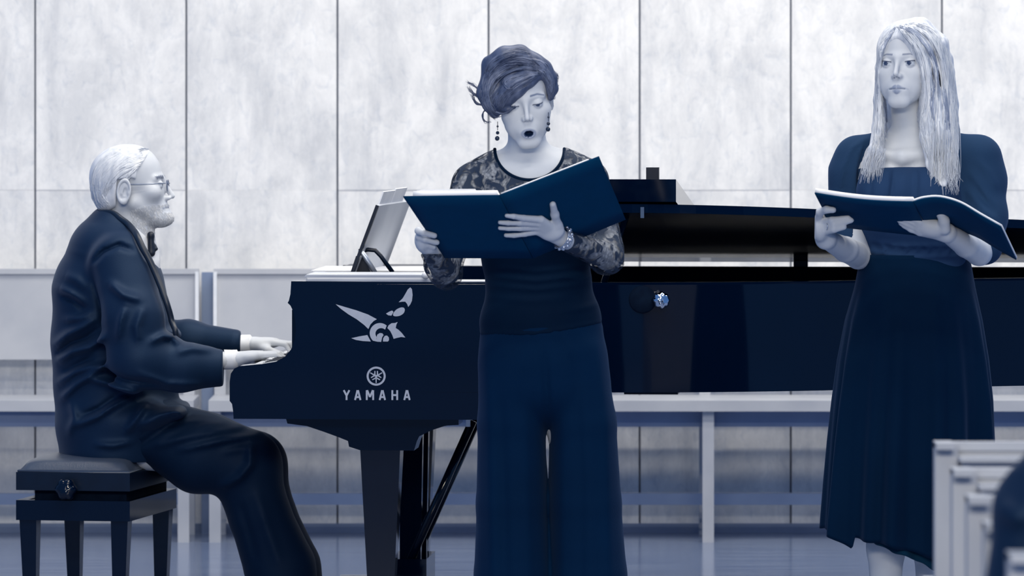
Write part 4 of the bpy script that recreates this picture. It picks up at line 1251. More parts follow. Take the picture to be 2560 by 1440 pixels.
F.chain([P(310, 665, 17.59), P(385, 865, 17.66), P(470, 850, 17.63), P(585, 857, 17.585)], [0.085, 0.07, 0.055, 0.040], 0.03)
F.loft([P(300, 1045, MY), P(385, 1035, MY), P(452, 1026, MY)], [0.226, 0.236, 0.228], [0.095, 0.068, 0.026], (0, 1, 0), k=0.03)
F.op(zcut([150, 240, 250, 283, 304, 325, 342, 358, 373, 400, 420], [400, 512, 525, 527, 542, 558, 581, 615, 642, 668, 680], MY), P(150, 700, 17.0), P(420, 480, 17.8), 0.004, 'and')
# sleeve openings
F.box(P(598, 930, 17.19), (0.045, 0.075, 0.075), 0.004, None, 0.003, 'cut')
F.box(P(632, 857, 17.58), (0.035, 0.07, 0.07), 0.004, None, 0.003, 'cut')
RL = [([(145, 722), (175, 735), (207, 757)], 17.2, 0.0181, 0.0119), ([(160, 800), (200, 797), (228, 786)], 17.2, 0.0163, 0.0102),
      ([(131, 866), (165, 838), (200, 820), (238, 798)], 17.2, 0.0235, 0.0119), ([(138, 908), (180, 880), (225, 868), (268, 838)], 17.2, 0.0271, 0.0119),
      ([(140, 962), (185, 930), (225, 918), (262, 915)], 17.2, 0.0217, 0.0119), ([(150, 1000), (190, 962), (224, 940), (264, 910)], 17.2, 0.0235, 0.0110),
      ([(225, 948), (270, 957), (310, 968), (352, 978)], 17.2, 0.0254, 0.0102), ([(190, 1063), (240, 1042), (280, 1015), (335, 988)], 17.2, 0.0254, 0.0110),
      ([(176, 1010), (186, 1045), (170, 1085)], 17.2, 0.0145, 0.0119), ([(355, 1062), (400, 1037), (440, 1029), (468, 1032)], 17.2, 0.0181, 0.0119),
      ([(318, 1078), (345, 1042), (366, 1008)], 17.2, 0.0181, 0.0110), ([(275, 708), (310, 735), (352, 748)], 17.1, 0.0217, 0.0119),
      ([(315, 765), (305, 800), (298, 845)], 17.1, 0.0181, 0.0127), ([(380, 852), (410, 838), (432, 842), (450, 862)], 17.1, 0.0181, 0.0110),
      ([(240, 1110), (285, 1112), (330, 1105)], 17.2, 0.0145, 0.0102), ([(360, 770), (345, 815), (350, 850)], 17.1, 0.0145, 0.0119),
      ([(160, 690), (190, 700), (215, 720)], 17.2, 0.0109, 0.0136),
      ([(440, 880), (480, 870), (530, 876)], 17.1, 0.0109, 0.0119), ([(350, 930), (420, 958), (500, 962)], 17.1, 0.0109, 0.0102),
      # valleys
      ([(232, 665), (240, 720), (258, 790), (266, 830)], 17.2, -0.0112, 0.0120), ([(262, 930), (320, 948), (400, 960)], 17.1, -0.0145, 0.0085),
      ([(150, 742), (185, 752), (212, 775)], 17.2, -0.0181, 0.0102), ([(135, 890), (175, 860), (215, 845), (248, 822)], 17.2, -0.0181, 0.0093),
      ([(205, 1040), (250, 1022), (290, 995)], 17.2, -0.0181, 0.0102), ([(155, 935), (190, 915), (230, 895)], 17.2, -0.0145, 0.0093),
      ([(236, 655), (262, 628), (300, 612), (335, 625)], 17.2, -0.0163, 0.0085)]
apply_ridges(F, ridges(RL), 17.42)
part_from_field(F, 'jacket', M['jacket'], man, 2)
# lapel edge, a darker satin roll along the front opening
lp = catmull([(250, 527), (283, 530), (304, 545), (325, 561), (342, 584), (358, 617), (374, 645), (392, 685), (415, 745), (432, 800), (442, 835)], 5)
pts = []
for a, b in lp:
    q = P(a - 1, b + 2, MY); y = F.surf_y(q[0] - 0.006, q[2] - 0.004)
    pts.append(P(a - 2, b + 2, (y if y is not None else 17.33) + 0.004))
pts = np.array(pts)
for _ in range(4): pts[1:-1, 1] = (pts[:-2, 1] + pts[1:-1, 1] + pts[2:, 1]) / 3
V, Q = tubes([pts], [np.interp(np.linspace(0, 1, len(pts)), [0, .2, .5, 1], [0.006, 0.009, 0.010, 0.008])], 8, 0.6)
child_mesh('lapel', V, Q, M['lapel'], man)
# trousers
F = Field(axis(P(150, 0, MY)[0], P(815, 0, MY)[0], 0.0052), axis(17.02, 17.80, 0.006), axis(0.08, P(0, 990, MY)[2], 0.0052))
for yy, dy, dx in ((17.29, 0.0, 0), (17.52, 0.0, 14)):
    L1 = [P(265, 1072, yy), P(400, 1082, yy), P(500 + dx, 1132, yy), P(622 + dx, 1158, yy)]
    F.loft(L1, [0.085, 0.098, 0.108, 0.096], [0.070, 0.100, 0.118, 0.094], (0, 1, 0), k=0.03)
    L2 = [P(612 + dx, 1172, yy), P(650 + dx, 1290, yy), P(700 + dx, 1420, yy), P(716 + dx, 1512, yy)]
    F.loft(L2, [0.094, 0.092, 0.098, 0.098], [0.098, 0.090, 0.102, 0.100], (0, 1, 0), k=0.03)
F.loft([P(265, 1085, MY), P(330, 1090, MY)], [0.18, 0.18], [0.07, 0.07], (0, 1, 0), k=0.02)
F.op(lambda x, y, z: 0.464 - z + 0*x + 0*y, (P(150, 0, MY)[0], 17.0, 0.2), (P(330, 0, MY)[0], 17.8, 0.5), 0.01, 'and')
RT = [([(392, 1112), (500, 1086), (605, 1070)], 17.2, 0.0130, 0.0119), ([(450, 1124), (560, 1100), (648, 1088)], 17.2, 0.0156, 0.0102),
      ([(555, 1218), (600, 1192), (626, 1160), (628, 1110)], 17.2, 0.0208, 0.0127), ([(430, 1098), (520, 1062), (570, 1060)], 17.2, 0.0078, 0.0102),
      ([(560, 1130), (600, 1122), (640, 1120)], 17.2, 0.0078, 0.0102), ([(330, 1125), (420, 1065), (480, 1035)], 17.2, -0.0156, 0.0119),
      ([(640, 1230), (668, 1320), (700, 1410)], 17.2, 0.0091, 0.0170), ([(600, 1260), (620, 1320), (640, 1400)], 17.2, -0.0078, 0.0127)]
apply_ridges(F, ridges(RT), 17.42)
part_from_field(F, 'trousers', M['trouser'], man)
# shirt collar, cuffs
F = Field(axis(P(255, 0, MY)[0], P(400, 0, MY)[0], 0.003), axis(17.28, 17.52, 0.003), axis(P(0, 720, MY)[2], P(0, 520, MY)[2], 0.003))
F.cap(P(318, 560, MY), P(340, 660, MY), 0.066, 0.074, 0.01)
F.loft([P(352, 600, MY), P(366, 660, MY), P(374, 720, MY)], [0.05, 0.06, 0.08], [0.022, 0.022, 0.03], (0, 1, 0), k=0.02)
F.op(zcut([250, 300, 329, 350, 367, 385, 400], [545, 548, 558, 574, 590, 600, 606], MY), P(250, 640, 17.28), P(400, 500, 17.52), 0.003, 'and')
part_from_field(F, 'shirt', M['shirt'], man)
for (a, b, Y0), (c, d, Y1), r in (((560, 899, 17.186), (594, 899, 17.19), 0.0245), ((576, 860, 17.585), (628, 860, 17.58), 0.0235)):
    pa, pb = P(a, b, Y0), P(c, d, Y1)
    prof_ = [pa, pa*0.5 + pb*0.5, pb, pb*0.98 + pa*0.02]
    V, Q = tubes([np.array([pa, pa*0.5+pb*0.5, pb - (pb-pa)*0.04, pb, pb - (pb-pa)*0.05])], [np.array([r+0.004, r+0.0035, r+0.004, r+0.0015, r-0.004])], 20)
    cu_ = child_mesh('shirt_cuff', V, Q, M['shirt'], man)
# bow tie
F = Field(axis(P(350, 0, MY)[0], P(408, 0, MY)[0], 0.0022), axis(17.31, 17.49, 0.0026), axis(P(0, 655, MY)[2], P(0, 565, MY)[2], 0.0022))
ca_, cb_ = P(379, 582, MY), P(372, 634, MY)
for sgn in (-1, 1):
    kn_ = P(379, 612, MY); up = P(377, 588, MY + sgn*0.052); dn = P(378, 632, MY + sgn*0.052)
    F.cap(kn_, up, 0.008, 0.010, 0.008); F.cap(kn_, dn, 0.008, 0.010, 0.008); F.cap(up, dn, 0.009, 0.011, 0.006)
    F.cap(P(384, 616, MY + sgn*0.045), P(390, 622, MY + sgn*0.05), 0.009, 0.006, 0.006)
F.ell(P(381, 612, MY), (0.012, 0.012, 0.014), k=0.004)
part_from_field(F, 'bow_tie', M['bow'], man)
# spectacles
groot = None
rims = []
for sgn in (-1, 1):
    rr = []
    for i in range(25):
        a = 2*math.pi*i/24
        rr.append(h1.w(sgn*0.034 + 0.022*math.cos(a), 0.098, -0.008 + 0.016*math.sin(a)))
    rims.append(np.array(rr))
tem = [np.array([h1.w(sgn*0.058, 0.096, 0.0), h1.w(sgn*0.074, 0.06, 0.0), h1.w(sgn*0.082, 0.0, 0.004), h1.w(sgn*0.080, -0.022, 0.004), h1.w(sgn*0.076, -0.04, -0.02)]) for sgn in (-1, 1)]
brg = [np.array([h1.w(-0.012, 0.099, -0.004), h1.w(0, 0.104, -0.001), h1.w(0.012, 0.099, -0.004)])]
V, Q = tubes(rims + tem + brg, [0.0012]*2 + [0.0013]*2 + [0.0012], 6)
child_mesh('spectacles', V, Q, M['glass_rim'], man)
# shoes
for yy, dx in ((17.29, 0), (17.52, 14)):
    F = Field(axis(P(660, 0, MY)[0], P(960, 0, MY)[0], 0.005), axis(yy - 0.07, yy + 0.07, 0.005), axis(-0.01, 0.16, 0.005))
    b0 = P(715 + dx, 1500, yy); b0[2] = 0
    F.cap(b0 + (-0.03, 0, 0.04), b0 + (0.14, 0, 0.032), 0.042, 0.034, 0.02); F.cap(b0 + (-0.02, 0, 0.04), b0 + (-0.01, 0, 0.13), 0.04, 0.038, 0.02)
    F.op(lambda x, y, z: 0.001 - z + 0*x + 0*y, (b0[0]-0.2, yy-0.1, -0.02), (b0[0]+0.3, yy+0.1, 0.05), 0.004, 'and')
    part_from_field(F, 'shoe', M['shoe'], man)
# ================================================================== singer with the short dark hair
def plane_y(S0, S1, L0):
    """distance of a flat cover at a pixel, from three (px, py, Y) corners"""
    A = np.array([[L0[0]-S0[0], S1[0]-S0[0]], [L0[1]-S0[1], S1[1]-S0[1]]], float)
    Ai = np.linalg.inv(A)
    def f(px, py):
        u, v = Ai @ np.array([px-S0[0], py-S0[1]])
        return S0[2] + u*(L0[2]-S0[2]) + v*(S1[2]-S0[2])
    return f
W1 = 15.32
singer = empty('person', (P(1360, 1000, W1)[0], W1, 0.0))
tag(singer, 'singing woman with short dark hair, lace sleeves and wide trousers', 'person')
h2 = Head(P(1310, 240, W1 - 0.01), 3, 14, 6, 0.985, jaw_open=0.004, lid=0.0005, ears=True, ear=0.85, ear_out=-0.007, brow_str=1.0, cheek=1, jaw=0.9, face_w=0.98, nose=0.84, brow_h=0.003)
A_S0, A_S1, A_L0, A_R0 = (1248, 487, 14.88), (1332, 644, 15.12), (1008, 490, 14.90), (1497, 390, 14.93)
YfL = plane_y(A_S0, A_S1, A_L0); YfR = plane_y(A_S0, A_S1, A_R0)
def on(px, py, off, f=None):
    fn = f or (YfL if px < A_S0[0] + (py - A_S0[1]) * 0.535 else YfR)
    return P(px, py, fn(px, py) - off)
WRL = on(1410, 601, 0.030)
def w1_torso(F, g):
    F.loft([P(1326, 440, W1+.05), P(1328, 540, W1+.04), P(1340, 640, W1+.03), P(1347, 712, W1+.03), P(1351, 800, W1+.03), P(1356, 880, W1+.03)],
           [0.150+g, 0.148+g, 0.132+g, 0.128+g, 0.148+g, 0.158+g], [0.078+g, 0.092+g, 0.09+g, 0.085+g, 0.10+g, 0.105+g], (1, 0, 0), k=0.02)
    F.cap(P(1285, 420, W1+.07), P(1180, 456, W1+.06), 0.042+g, 0.044+g, 0.03); F.cap(P(1365, 416, W1+.07), P(1470, 446, W1+.06), 0.042+g, 0.044+g, 0.03)
    for px in (1275, 1385): F.ell(P(px, 545, W1-.04), (0.06+g, 0.06+g, 0.062+g), k=0.04)
def w1_arms(F, g):
    F.chain([P(1176, 466, W1+.05), P(1112, 676, 15.27), P(1070, 616, 15.10)], [0.044+g, 0.034+g, 0.022+g*0.7], 0.008)
    F.chain([P(1474, 456, W1+.05), P(1522, 640, 15.27), WRL], [0.044+g, 0.036+g, 0.0205+g*0.7], 0.012)
F = Field(axis(P(1030, 0, W1)[0], P(1570, 0, W1)[0], 0.006, ((P(1030, 0, W1)[0], P(1110, 0, W1)[0], 0.003), (P(1228, 0, W1)[0], P(1420, 0, W1)[0], 0.0021))),
          axis(14.90, 15.50, 0.006, ((15.19, 15.34, 0.0021), (14.94, 15.08, 0.0032))),
          axis(0.05, P(0, 120, W1)[2], 0.006, ((P(0, 640, W1)[2], P(0, 490, W1)[2], 0.0025), (P(0, 400, W1)[2], P(0, 120, W1)[2], 0.0021))))
w1_torso(F, 0.0); w1_arms(F, 0.0)
F.cap(h2.w(0, -0.022, -0.05), P(1322, 420, W1+.06), 0.046, 0.052, 0.025)
F.cap(P(1264, 424, W1+.01), P(1312, 434, W1-.012), 0.009, 0.008, 0.03); F.cap(P(1382, 418, W1+.01), P(1330, 432, W1-.012), 0.009, 0.008, 0.03)
F.chain([P(1300, 860, W1+.03), P(1285, 1250, W1+.03), P(1285, 1650, W1+.03)], [0.085, 0.055, 0.038], 0.02)
F.chain([P(1415, 860, W1+.03), P(1450, 1250, W1+.03), P(1460, 1650, W1+.03)], [0.085, 0.055, 0.038], 0.02)
h2.add_to(F, 0.012)
# left hand, spread flat on the outside of the folder
def on(px, py, off, f=None):
    fn = f or (YfL if px < A_S0[0] + (py - A_S0[1]) * 0.535 else YfR)
    return P(px, py, fn(px, py) - off)
wr = on(1410, 601, 0.030)
for kn, mids in (((1352, 549), [(1308, 545), (1284, 541), (1267, 539)]), ((1348, 559), [(1300, 557), (1270, 557), (1250, 556)]),
                 ((1346, 568), [(1300, 570), (1272, 570.5), (1250, 570)]), ((1344, 578), [(1312, 584), (1285, 588), (1265, 588)])):
    k_ = on(*kn, 0.016)
    F.cap(wr + (0, 0, (568-kn[1])*0.0004), k_, 0.0150, 0.0105, 0.006)
    finger_chain(F, [k_] + [on(a, b, 0.0115) for a, b in mids], 0.0092, 0.0058, 0.0025)
F.ell(on(1380, 576, 0.020), (0.030, 0.014, 0.024), k=0.01)
finger_chain(F, [on(1402, 592, 0.024), on(1393, 562, 0.018), on(1387, 536, 0.013), on(1382, 511, 0.0115)], 0.0135, 0.0082, 0.008)
# right hand, fingers hooked round the folder's edge
F.ell(P(1056, 600, 15.085), (0.020, 0.030, 0.030), k=0.012)
for kn, m1, tp in (((1046, 577), (1058, 582), (1086, 589)), ((1048, 592), (1062, 598), (1092, 606)), ((1056, 606), (1066, 611), (1084, 617))):
    finger_chain(F, [P(kn[0]+4, kn[1], YfL(*kn)+0.028), P(kn[0], kn[1], YfL(*kn)+0.004), on(*m1, 0.012, YfL), on(*tp, 0.0105, YfL)], 0.0100, 0.0075, 0.004)
finger_chain(F, [P(1062, 590, 15.10), P(1075, 572, YfL(1075, 572)+0.030), P(1092, 565, YfL(1092, 565)+0.024)], 0.011, 0.008, 0.006)
body_from_field(F, h2, singer)
# blouse: dark jersey with lace yoke and sleeves
F = Field(axis(P(1035, 0, W1)[0], P(1560, 0, W1)[0], 0.0045), axis(14.98, 15.50, 0.005), axis(P(0, 860, W1)[2], P(0, 360, W1)[2], 0.0045))
w1_torso(F, 0.006); w1_arms(F, 0.006)
F.cap(P(1505, 600, 15.28), P(1510, 645, 15.27), 0.036, 0.040, 0.02)
F.cap(P(1095, 665, 15.22), P(1118, 690, 15.28), 0.034, 0.036, 0.02)
F.cap(P(1322, 330, W1+.03), P(1322, 380, W1+.05), 0.085, 0.086, 0.004, 'cut')
# scoop neck: an upright ellipse cut through front and back
nc = P(1324, 372, W1); 
F.op(lambda x, y, z: s_ell(x, 0*y, z, (nc[0], 0, nc[2]), (0.087, 1, 0.076)), nc - (0.1, 0.5, 0.1), nc + (0.1, 0.5, 0.1), 0.004, 'cut')
# cuffs and hem
wd = on(1410, 601, 0.030); el = P(1522, 640, 15.27); ax_ = (wd - el) / np.linalg.norm(wd - el); wc = wd - ax_ * 0.014
F.op(lambda x, y, z: -((x-wc[0])*ax_[0] + (y-wc[1])*ax_[1] + (z-wc[2])*ax_[2]), wc - 0.07, wc + 0.05, 0.003, 'cut')
F.op(lambda x, y, z: z - P(1078, 634, 15.12)[2] + 0*x + 0*y, P(1030, 640, 14.98), P(1100, 570, 15.2), 0.003, 'and')
hem = zcut([1150, 1200, 1300, 1420, 1510, 1560], [842, 838, 834, 824, 806, 800], W1, 1.0)
F.op(lambda x, y, z: -hem(x, y, z), P(1130, 880, 14.98), P(1560, 815, 15.5), 0.003, 'and')
RW = [([(1240, 668), (1340, 676), (1470, 664)], W1, 0.004, 0.006), ([(1225, 690), (1340, 700), (1480, 684)], W1, 0.005, 0.006), ([(1218, 712), (1340, 722), (1484, 706)], W1, 0.004, 0.006),
      ([(1400, 690), (1450, 700), (1490, 690)], W1, 0.004, 0.005), ([(1215, 742), (1330, 750), (1420, 742)], W1, 0.004, 0.008), ([(1400, 775), (1450, 770), (1500, 760)], W1, 0.004, 0.008),
      ([(1200, 834), (1340, 832), (1505, 804)], W1, 0.004, 0.006)]
apply_ridges(F, ridges(RW), W1 + 0.03)
V, Q = F.mesh('blouse')
me = np_mesh('blouse', V - np.array(singer.location)[None], Q)
me.materials.append(M['navy']); me.materials.append(M['lace'])
fc = V[Q].mean(1)
ppx = 1280 + fc[:, 0] / fc[:, 1] * FPX; ppy = HORY + (CAMH - fc[:, 2]) / fc[:, 1] * FPX
def arm_d(pts):
    return np.min([s_cap(fc[:, 0], fc[:, 1], fc[:, 2], pts[q], pts[q+1], 0, 0) for q in range(len(pts)-1)], 0)
dL = arm_d([P(1176, 466, W1+.05), P(1112, 676, 15.27), P(1070, 616, 15.10)]); dR = arm_d([P(1474, 456, W1+.05), P(1522, 640, 15.27), WRL])
lace = (ppy < 520) | (dL < 0.058) & (ppx < 1190) | (dR < 0.055) & ((ppx > 1468) | (fc[:, 1] < 15.20)) & (ppy < 690)
mi = lace.astype(np.int32)
me.polygons.foreach_set('material_index', mi)
obj('blouse', me, None, singer)
# neckline binding
nb = []
for i in range(41):
    a = math.pi * (1.0 + i / 40)
    X = nc[0] + 0.089 * math.cos(a); Z = nc[2] + 0.079 * math.sin(a)
    y = F.surf_y(X + 0.004 * math.cos(a), Z + 0.005 * math.sin(a))
    nb.append((X, (y if y is not None else W1) , Z))
nb = np.array(nb)
for _ in range(5): nb[1:-1, 1] = (nb[:-2, 1] + nb[1:-1, 1] + nb[2:, 1]) / 3
V, Q = tubes([nb], [0.0042], 8)
child_mesh('neckline_binding', V, Q, M['navy'], singer)
# wide trousers
F = Field(axis(P(1165, 0, W1)[0], P(1600, 0, W1)[0], 0.005), axis(15.12, 15.56, 0.0065), axis(0.015, P(0, 795, W1)[2], 0.0065))
F.loft([P(1352, 790, W1+.03), P(1354, 830, W1+.03), P(1358, 905, W1+.03), P(1362, 955, W1+.03)], [0.146, 0.155, 0.162, 0.164], [0.10, 0.108, 0.116, 0.116], (1, 0, 0), k=0.02)
F.loft([P(1283, 880, W1+.03), P(1279, 1060, W1+.03), P(1279, 1260, W1+.03), P(1282, 1440, W1+.03), P(1282, 1690, W1+.03)], [0.085, 0.0865, 0.0900, 0.0985, 0.104], [0.10, 0.105, 0.11, 0.12, 0.135], (1, 0, 0), k=0.014)
F.loft([P(1432, 880, W1+.03), P(1457, 1060, W1+.03), P(1463, 1260, W1+.03), P(1470, 1440, W1+.03), P(1478, 1690, W1+.03)], [0.082, 0.0855, 0.0920, 0.0990, 0.110], [0.10, 0.105, 0.11, 0.12, 0.135], (1, 0, 0), k=0.014)
RP = [([(1215, 860), (1225, 1060), (1232, 1400), (1236, 1680)], W1, 0.008, 0.016), ([(1255, 1000), (1262, 1300), (1268, 1680)], W1, -0.008, 0.014), ([(1310, 960), (1318, 1300), (1325, 1680)], W1, 0.006, 0.016),
      ([(1405, 990), (1405, 1300), (1405, 1680)], W1, 0.006, 0.016), ([(1440, 900), (1450, 1200), (1452, 1680)], W1, -0.007, 0.014), ([(1490, 850), (1515, 1060), (1520, 1400), (1530, 1680)], W1, 0.007, 0.016),
      ([(1360, 880), (1366, 980), (1368, 1060)], W1, -0.010, 0.010), ([(1415, 835), (1422, 870), (1425, 890)], W1, 0.006, 0.008)]
apply_ridges(F, ridges(RP), W1 + 0.05)
part_from_field(F, 'trousers', M['pants'], singer, 2)
for px in (1285, 1465):
    F = Field(axis(P(px, 0, W1)[0] - 0.06, P(px, 0, W1)[0] + 0.06, 0.005), axis(15.10, 15.50, 0.006), axis(-0.01, 0.14, 0.005))
    c = P(px, 1650, W1); F.cap((c[0], 15.42, 0.07), (c[0], 15.24, 0.025), 0.034, 0.030, 0.02); F.cap((c[0], 15.24, 0.024), (c[0], 15.17, 0.02), 0.030, 0.018, 0.02)
    F.cap((c[0], 15.43, 0.06), (c[0], 15.43, 0.01), 0.018, 0.010, 0.01); F.cap((c[0], 15.36, 0.06), (c[0], 15.36, 0.11), 0.034, 0.034, 0.02)
    F.op(lambda x, y, z: 0.001 - z + 0*x + 0*y, (c[0]-0.1, 15.0, -0.02), (c[0]+0.1, 15.6, 0.05), 0.004, 'and')
    part_from_field(F, 'shoe', M['shoe'], singer)
# hair
F = Field(axis(P(1160, 0, W1)[0], P(1400, 0, W1)[0], 0.003), axis(15.16, 15.46, 0.003), axis(P(0, 310, W1)[2], P(0, 108, W1)[2], 0.003))
F.ell(P(1294, 206, W1+.02), (0.086, 0.108, 0.082), k=0)
F.ell(P(1288, 176, W1+.01), (0.070, 0.09, 0.050), k=0.03)
F.ell(h2.w(0.004, 0.112, -0.034), (0.064, 0.076, 0.088), (h2.B[0], h2.B[1], h2.B[2]), k=0.01, mode='cut')
F.op(lambda x, y, z: z - P(0, 285, W1)[2] + 0*x + 0*y, P(1160, 310, 15.16), P(1400, 270, 15.46), 0.01, 'and') if False else None
F.chain([P(1346, 184, 15.240), P(1318, 199, 15.232), P(1288, 220, 15.232), P(1262, 246, 15.240), P(1247, 276, 15.252)], [0.016, 0.022, 0.027, 0.025, 0.012], 0.012)
F.chain([P(1350, 176, 15.25), P(1374, 196, 15.26), P(1380, 222, 15.265), P(1376, 246, 15.265)], [0.018, 0.0175, 0.0145, 0.007], 0.012)
F.chain([P(1232, 190, 15.27), P(1220, 232, 15.265), P(1228, 262, 15.262), P(1238, 288, 15.262)], [0.030, 0.027, 0.020, 0.008], 0.014)
F.chain([P(1252, 268, 15.245), P(1268, 276, 15.232), P(1280, 272, 15.226)], [0.012, 0.007, 0.003], 0.008)
F.chain([P(1225, 160, 15.26), P(1262, 140, 15.25), P(1300, 136, 15.25), P(1335, 156, 15.25), P(1362, 168, 15.26)], [0.022, 0.022, 0.021, 0.020, 0.018], 0.02)
HR = [([(1345, 185), (1305, 196), (1265, 222), (1240, 262)], W1, 0.007, 0.005), ([(1335, 200), (1300, 218), (1272, 240)], W1, -0.005, 0.004), ([(1320, 160), (1270, 176), (1228, 215)], W1, -0.006, 0.004),
      ([(1335, 170), (1290, 172), (1240, 195), (1215, 235)], W1, 0.006, 0.005), ([(1300, 130), (1250, 150), (1215, 190)], W1, 0.004, 0.006), ([(1360, 180), (1380, 205), (1378, 240)], W1, 0.004, 0.004),
      ([(1300, 185), (1262, 200), (1262, 220), (1290, 225)], W1, 0.006, 0.004), ([(1280, 200), (1310, 190), (1330, 186)], W1, -0.005, 0.004)]
apply_ridges(F, ridges(HR), W1)
hair = part_from_field(F, 'hair', M['hair_dark'], singer)
grp = [([(1346, 180), (1318, 182), (1280, 196), (1245, 225), (1226, 262)], [(1340, 196), (1318, 208), (1290, 226), (1266, 252), (1250, 284)], 260, 2.0, 15.23),
       ([(1335, 150), (1300, 142), (1255, 152), (1222, 186), (1208, 230)], [(1342, 178), (1300, 175), (1260, 190), (1232, 222), (1222, 262)], 240, 2.2, 15.25),
       ([(1320, 128), (1288, 122), (1250, 136), (1222, 160), (1206, 195)], [(1335, 148), (1300, 140), (1262, 150), (1228, 175), (1210, 215)], 160, 1.8, 15.27),
       ([(1345, 165), (1368, 172), (1384, 196), (1386, 222), (1380, 246)], [(1346, 185), (1358, 196), (1366, 214), (1370, 232), (1371, 250)], 150, 2.2, 15.26),
       ([(1300, 188), (1272, 190), (1258, 204), (1268, 220), (1292, 224)], [(1312, 192), (1288, 196), (1270, 206), (1276, 214), (1300, 214)], 60, 1.6, 15.23),
       ([(1222, 168), (1206, 198), (1202, 232), (1210, 262), (1230, 288)], [(1240, 190), (1226, 216), (1222, 246), (1232, 270), (1246, 290)], 170, 2.2, 15.26),
       ([(1330, 150), (1352, 152), (1368, 166), (1376, 186), (1384, 200)], [(1320, 140), (1345, 158), (1360, 172), (1368, 190), (1374, 205)], 80, 2, 15.26)]
V, Q = strands_on(F, grp, np.random.default_rng(11), 0.0016, lift=0.0028)
# free flicks at the temple and loose curls
rng = np.random.default_rng(21)
fl, fr = [], []
FLR = 0.0010
def flick(pts, n, jit, Y):
    for _ in range(n):
        g = np.array(pts, float) + rng.normal(0, jit, (len(pts), 2)) * np.linspace(0.3, 1.2, len(pts))[:, None]
        c = catmull(g, 6)
        dy = rng.normal(0, 0.006)
        fl.append(np.array([P(a, b, Y + dy) for a, b in c])); fr.append(FLR * rng.uniform(0.6, 1.3) * np.linspace(1, 0.3, len(c)))
flick([(1222, 240), (1205, 232), (1192, 220), (1180, 210), (1170, 208)], 22, 2.4, 15.27)
flick([(1222, 252), (1202, 246), (1188, 236), (1178, 228), (1172, 218)], 18, 2.6, 15.27)
flick([(1224, 262), (1206, 262), (1192, 258), (1184, 248), (1180, 236)], 18, 2.4, 15.27)
flick([(1232, 270), (1212, 276), (1206, 290), (1212, 302), (1224, 306)], 10, 2.0, 15.28)
flick([(1240, 280), (1256, 284), (1270, 280), (1280, 272), (1286, 264)], 16, 1.8, 15.225)
flick([(1380, 200), (1388, 196), (1394, 190), (1392, 182)], 8, 2.0, 15.27)
flick([(1380, 225), (1390, 222), (1396, 216)], 8, 2.0, 15.27)
flick([(1376, 240), (1384, 248), (1386, 240)], 8, 1.6, 15.27)
flick([(1222, 268), (1230, 282), (1240, 292), (1250, 288)], 16, 2.4, 15.255)
flick([(1214, 250), (1216, 272), (1226, 288), (1238, 296)], 16, 2.4, 15.265)
flick([(1372, 170), (1384, 178), (1392, 192), (1390, 206)], 14, 2.4, 15.27)
flick([(1384, 205), (1392, 216), (1388, 230), (1382, 236)], 12, 2.0, 15.27)
V2, Q2 = tubes(fl, fr, 4)
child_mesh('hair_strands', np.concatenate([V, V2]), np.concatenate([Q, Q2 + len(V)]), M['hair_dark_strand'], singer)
# earrings and bracelet
for (a, b, Y) in ((1244, 304, 15.275), (1371, 281, 15.235)):
    root_pts = []
    V0, Q0 = tubes([np.array([P(a, b, Y), P(a, b + 22, Y)])], [0.0009], 6)
    Vs, Qs = [V0], [Q0]; n = len(V0)
    for (dy, r, sc) in ((28, 0.0046, 1.0), (42, 0.0060, 1.05), (12, 0.0028, 1.0)):
        v, q = sphere_VF(P(a - (0 if dy < 40 else 1), b + dy, Y), r, 8, (1, 1, sc))
        Vs.append(v); Qs.append(q + n); n += len(v)
    child_mesh('earring', np.concatenate(Vs), np.concatenate(Qs), M['bead'], singer)
bc = on(1408, 596, 0.030)
axw = (on(1360, 572, 0.024) - P(1450, 612, 15.10)); axw /= np.linalg.norm(axw)
u_ = np.cross(axw, (0, 1.0, 0)); u_ /= np.linalg.norm(u_); v_ = np.cross(axw, u_)
bp, br = [], []
for off in (-0.006, 0.0, 0.006):
    ring_ = np.array([bc + axw*off + 0.0275*math.cos(t)*u_ + 0.0275*math.sin(t)*v_ for t in np.linspace(0, 2*math.pi, 33)])
    bp.append(ring_); br.append(np.full(33, 0.0022))
V, Q = tubes(bp, br, 6)
Vs, Qs = [V], [Q]; n = len(V)
for i in range(22):
    t = 2*math.pi*i/22
    v, q = sphere_VF(bc + 0.029*math.cos(t)*u_ + 0.029*math.sin(t)*v_ + axw*(0.003 if i % 2 else -0.003), 0.0042, 5)
    Vs.append(v); Qs.append(q + n); n += len(v)
child_mesh('bracelet', np.concatenate(Vs), np.concatenate(Qs), M['silver'], singer)

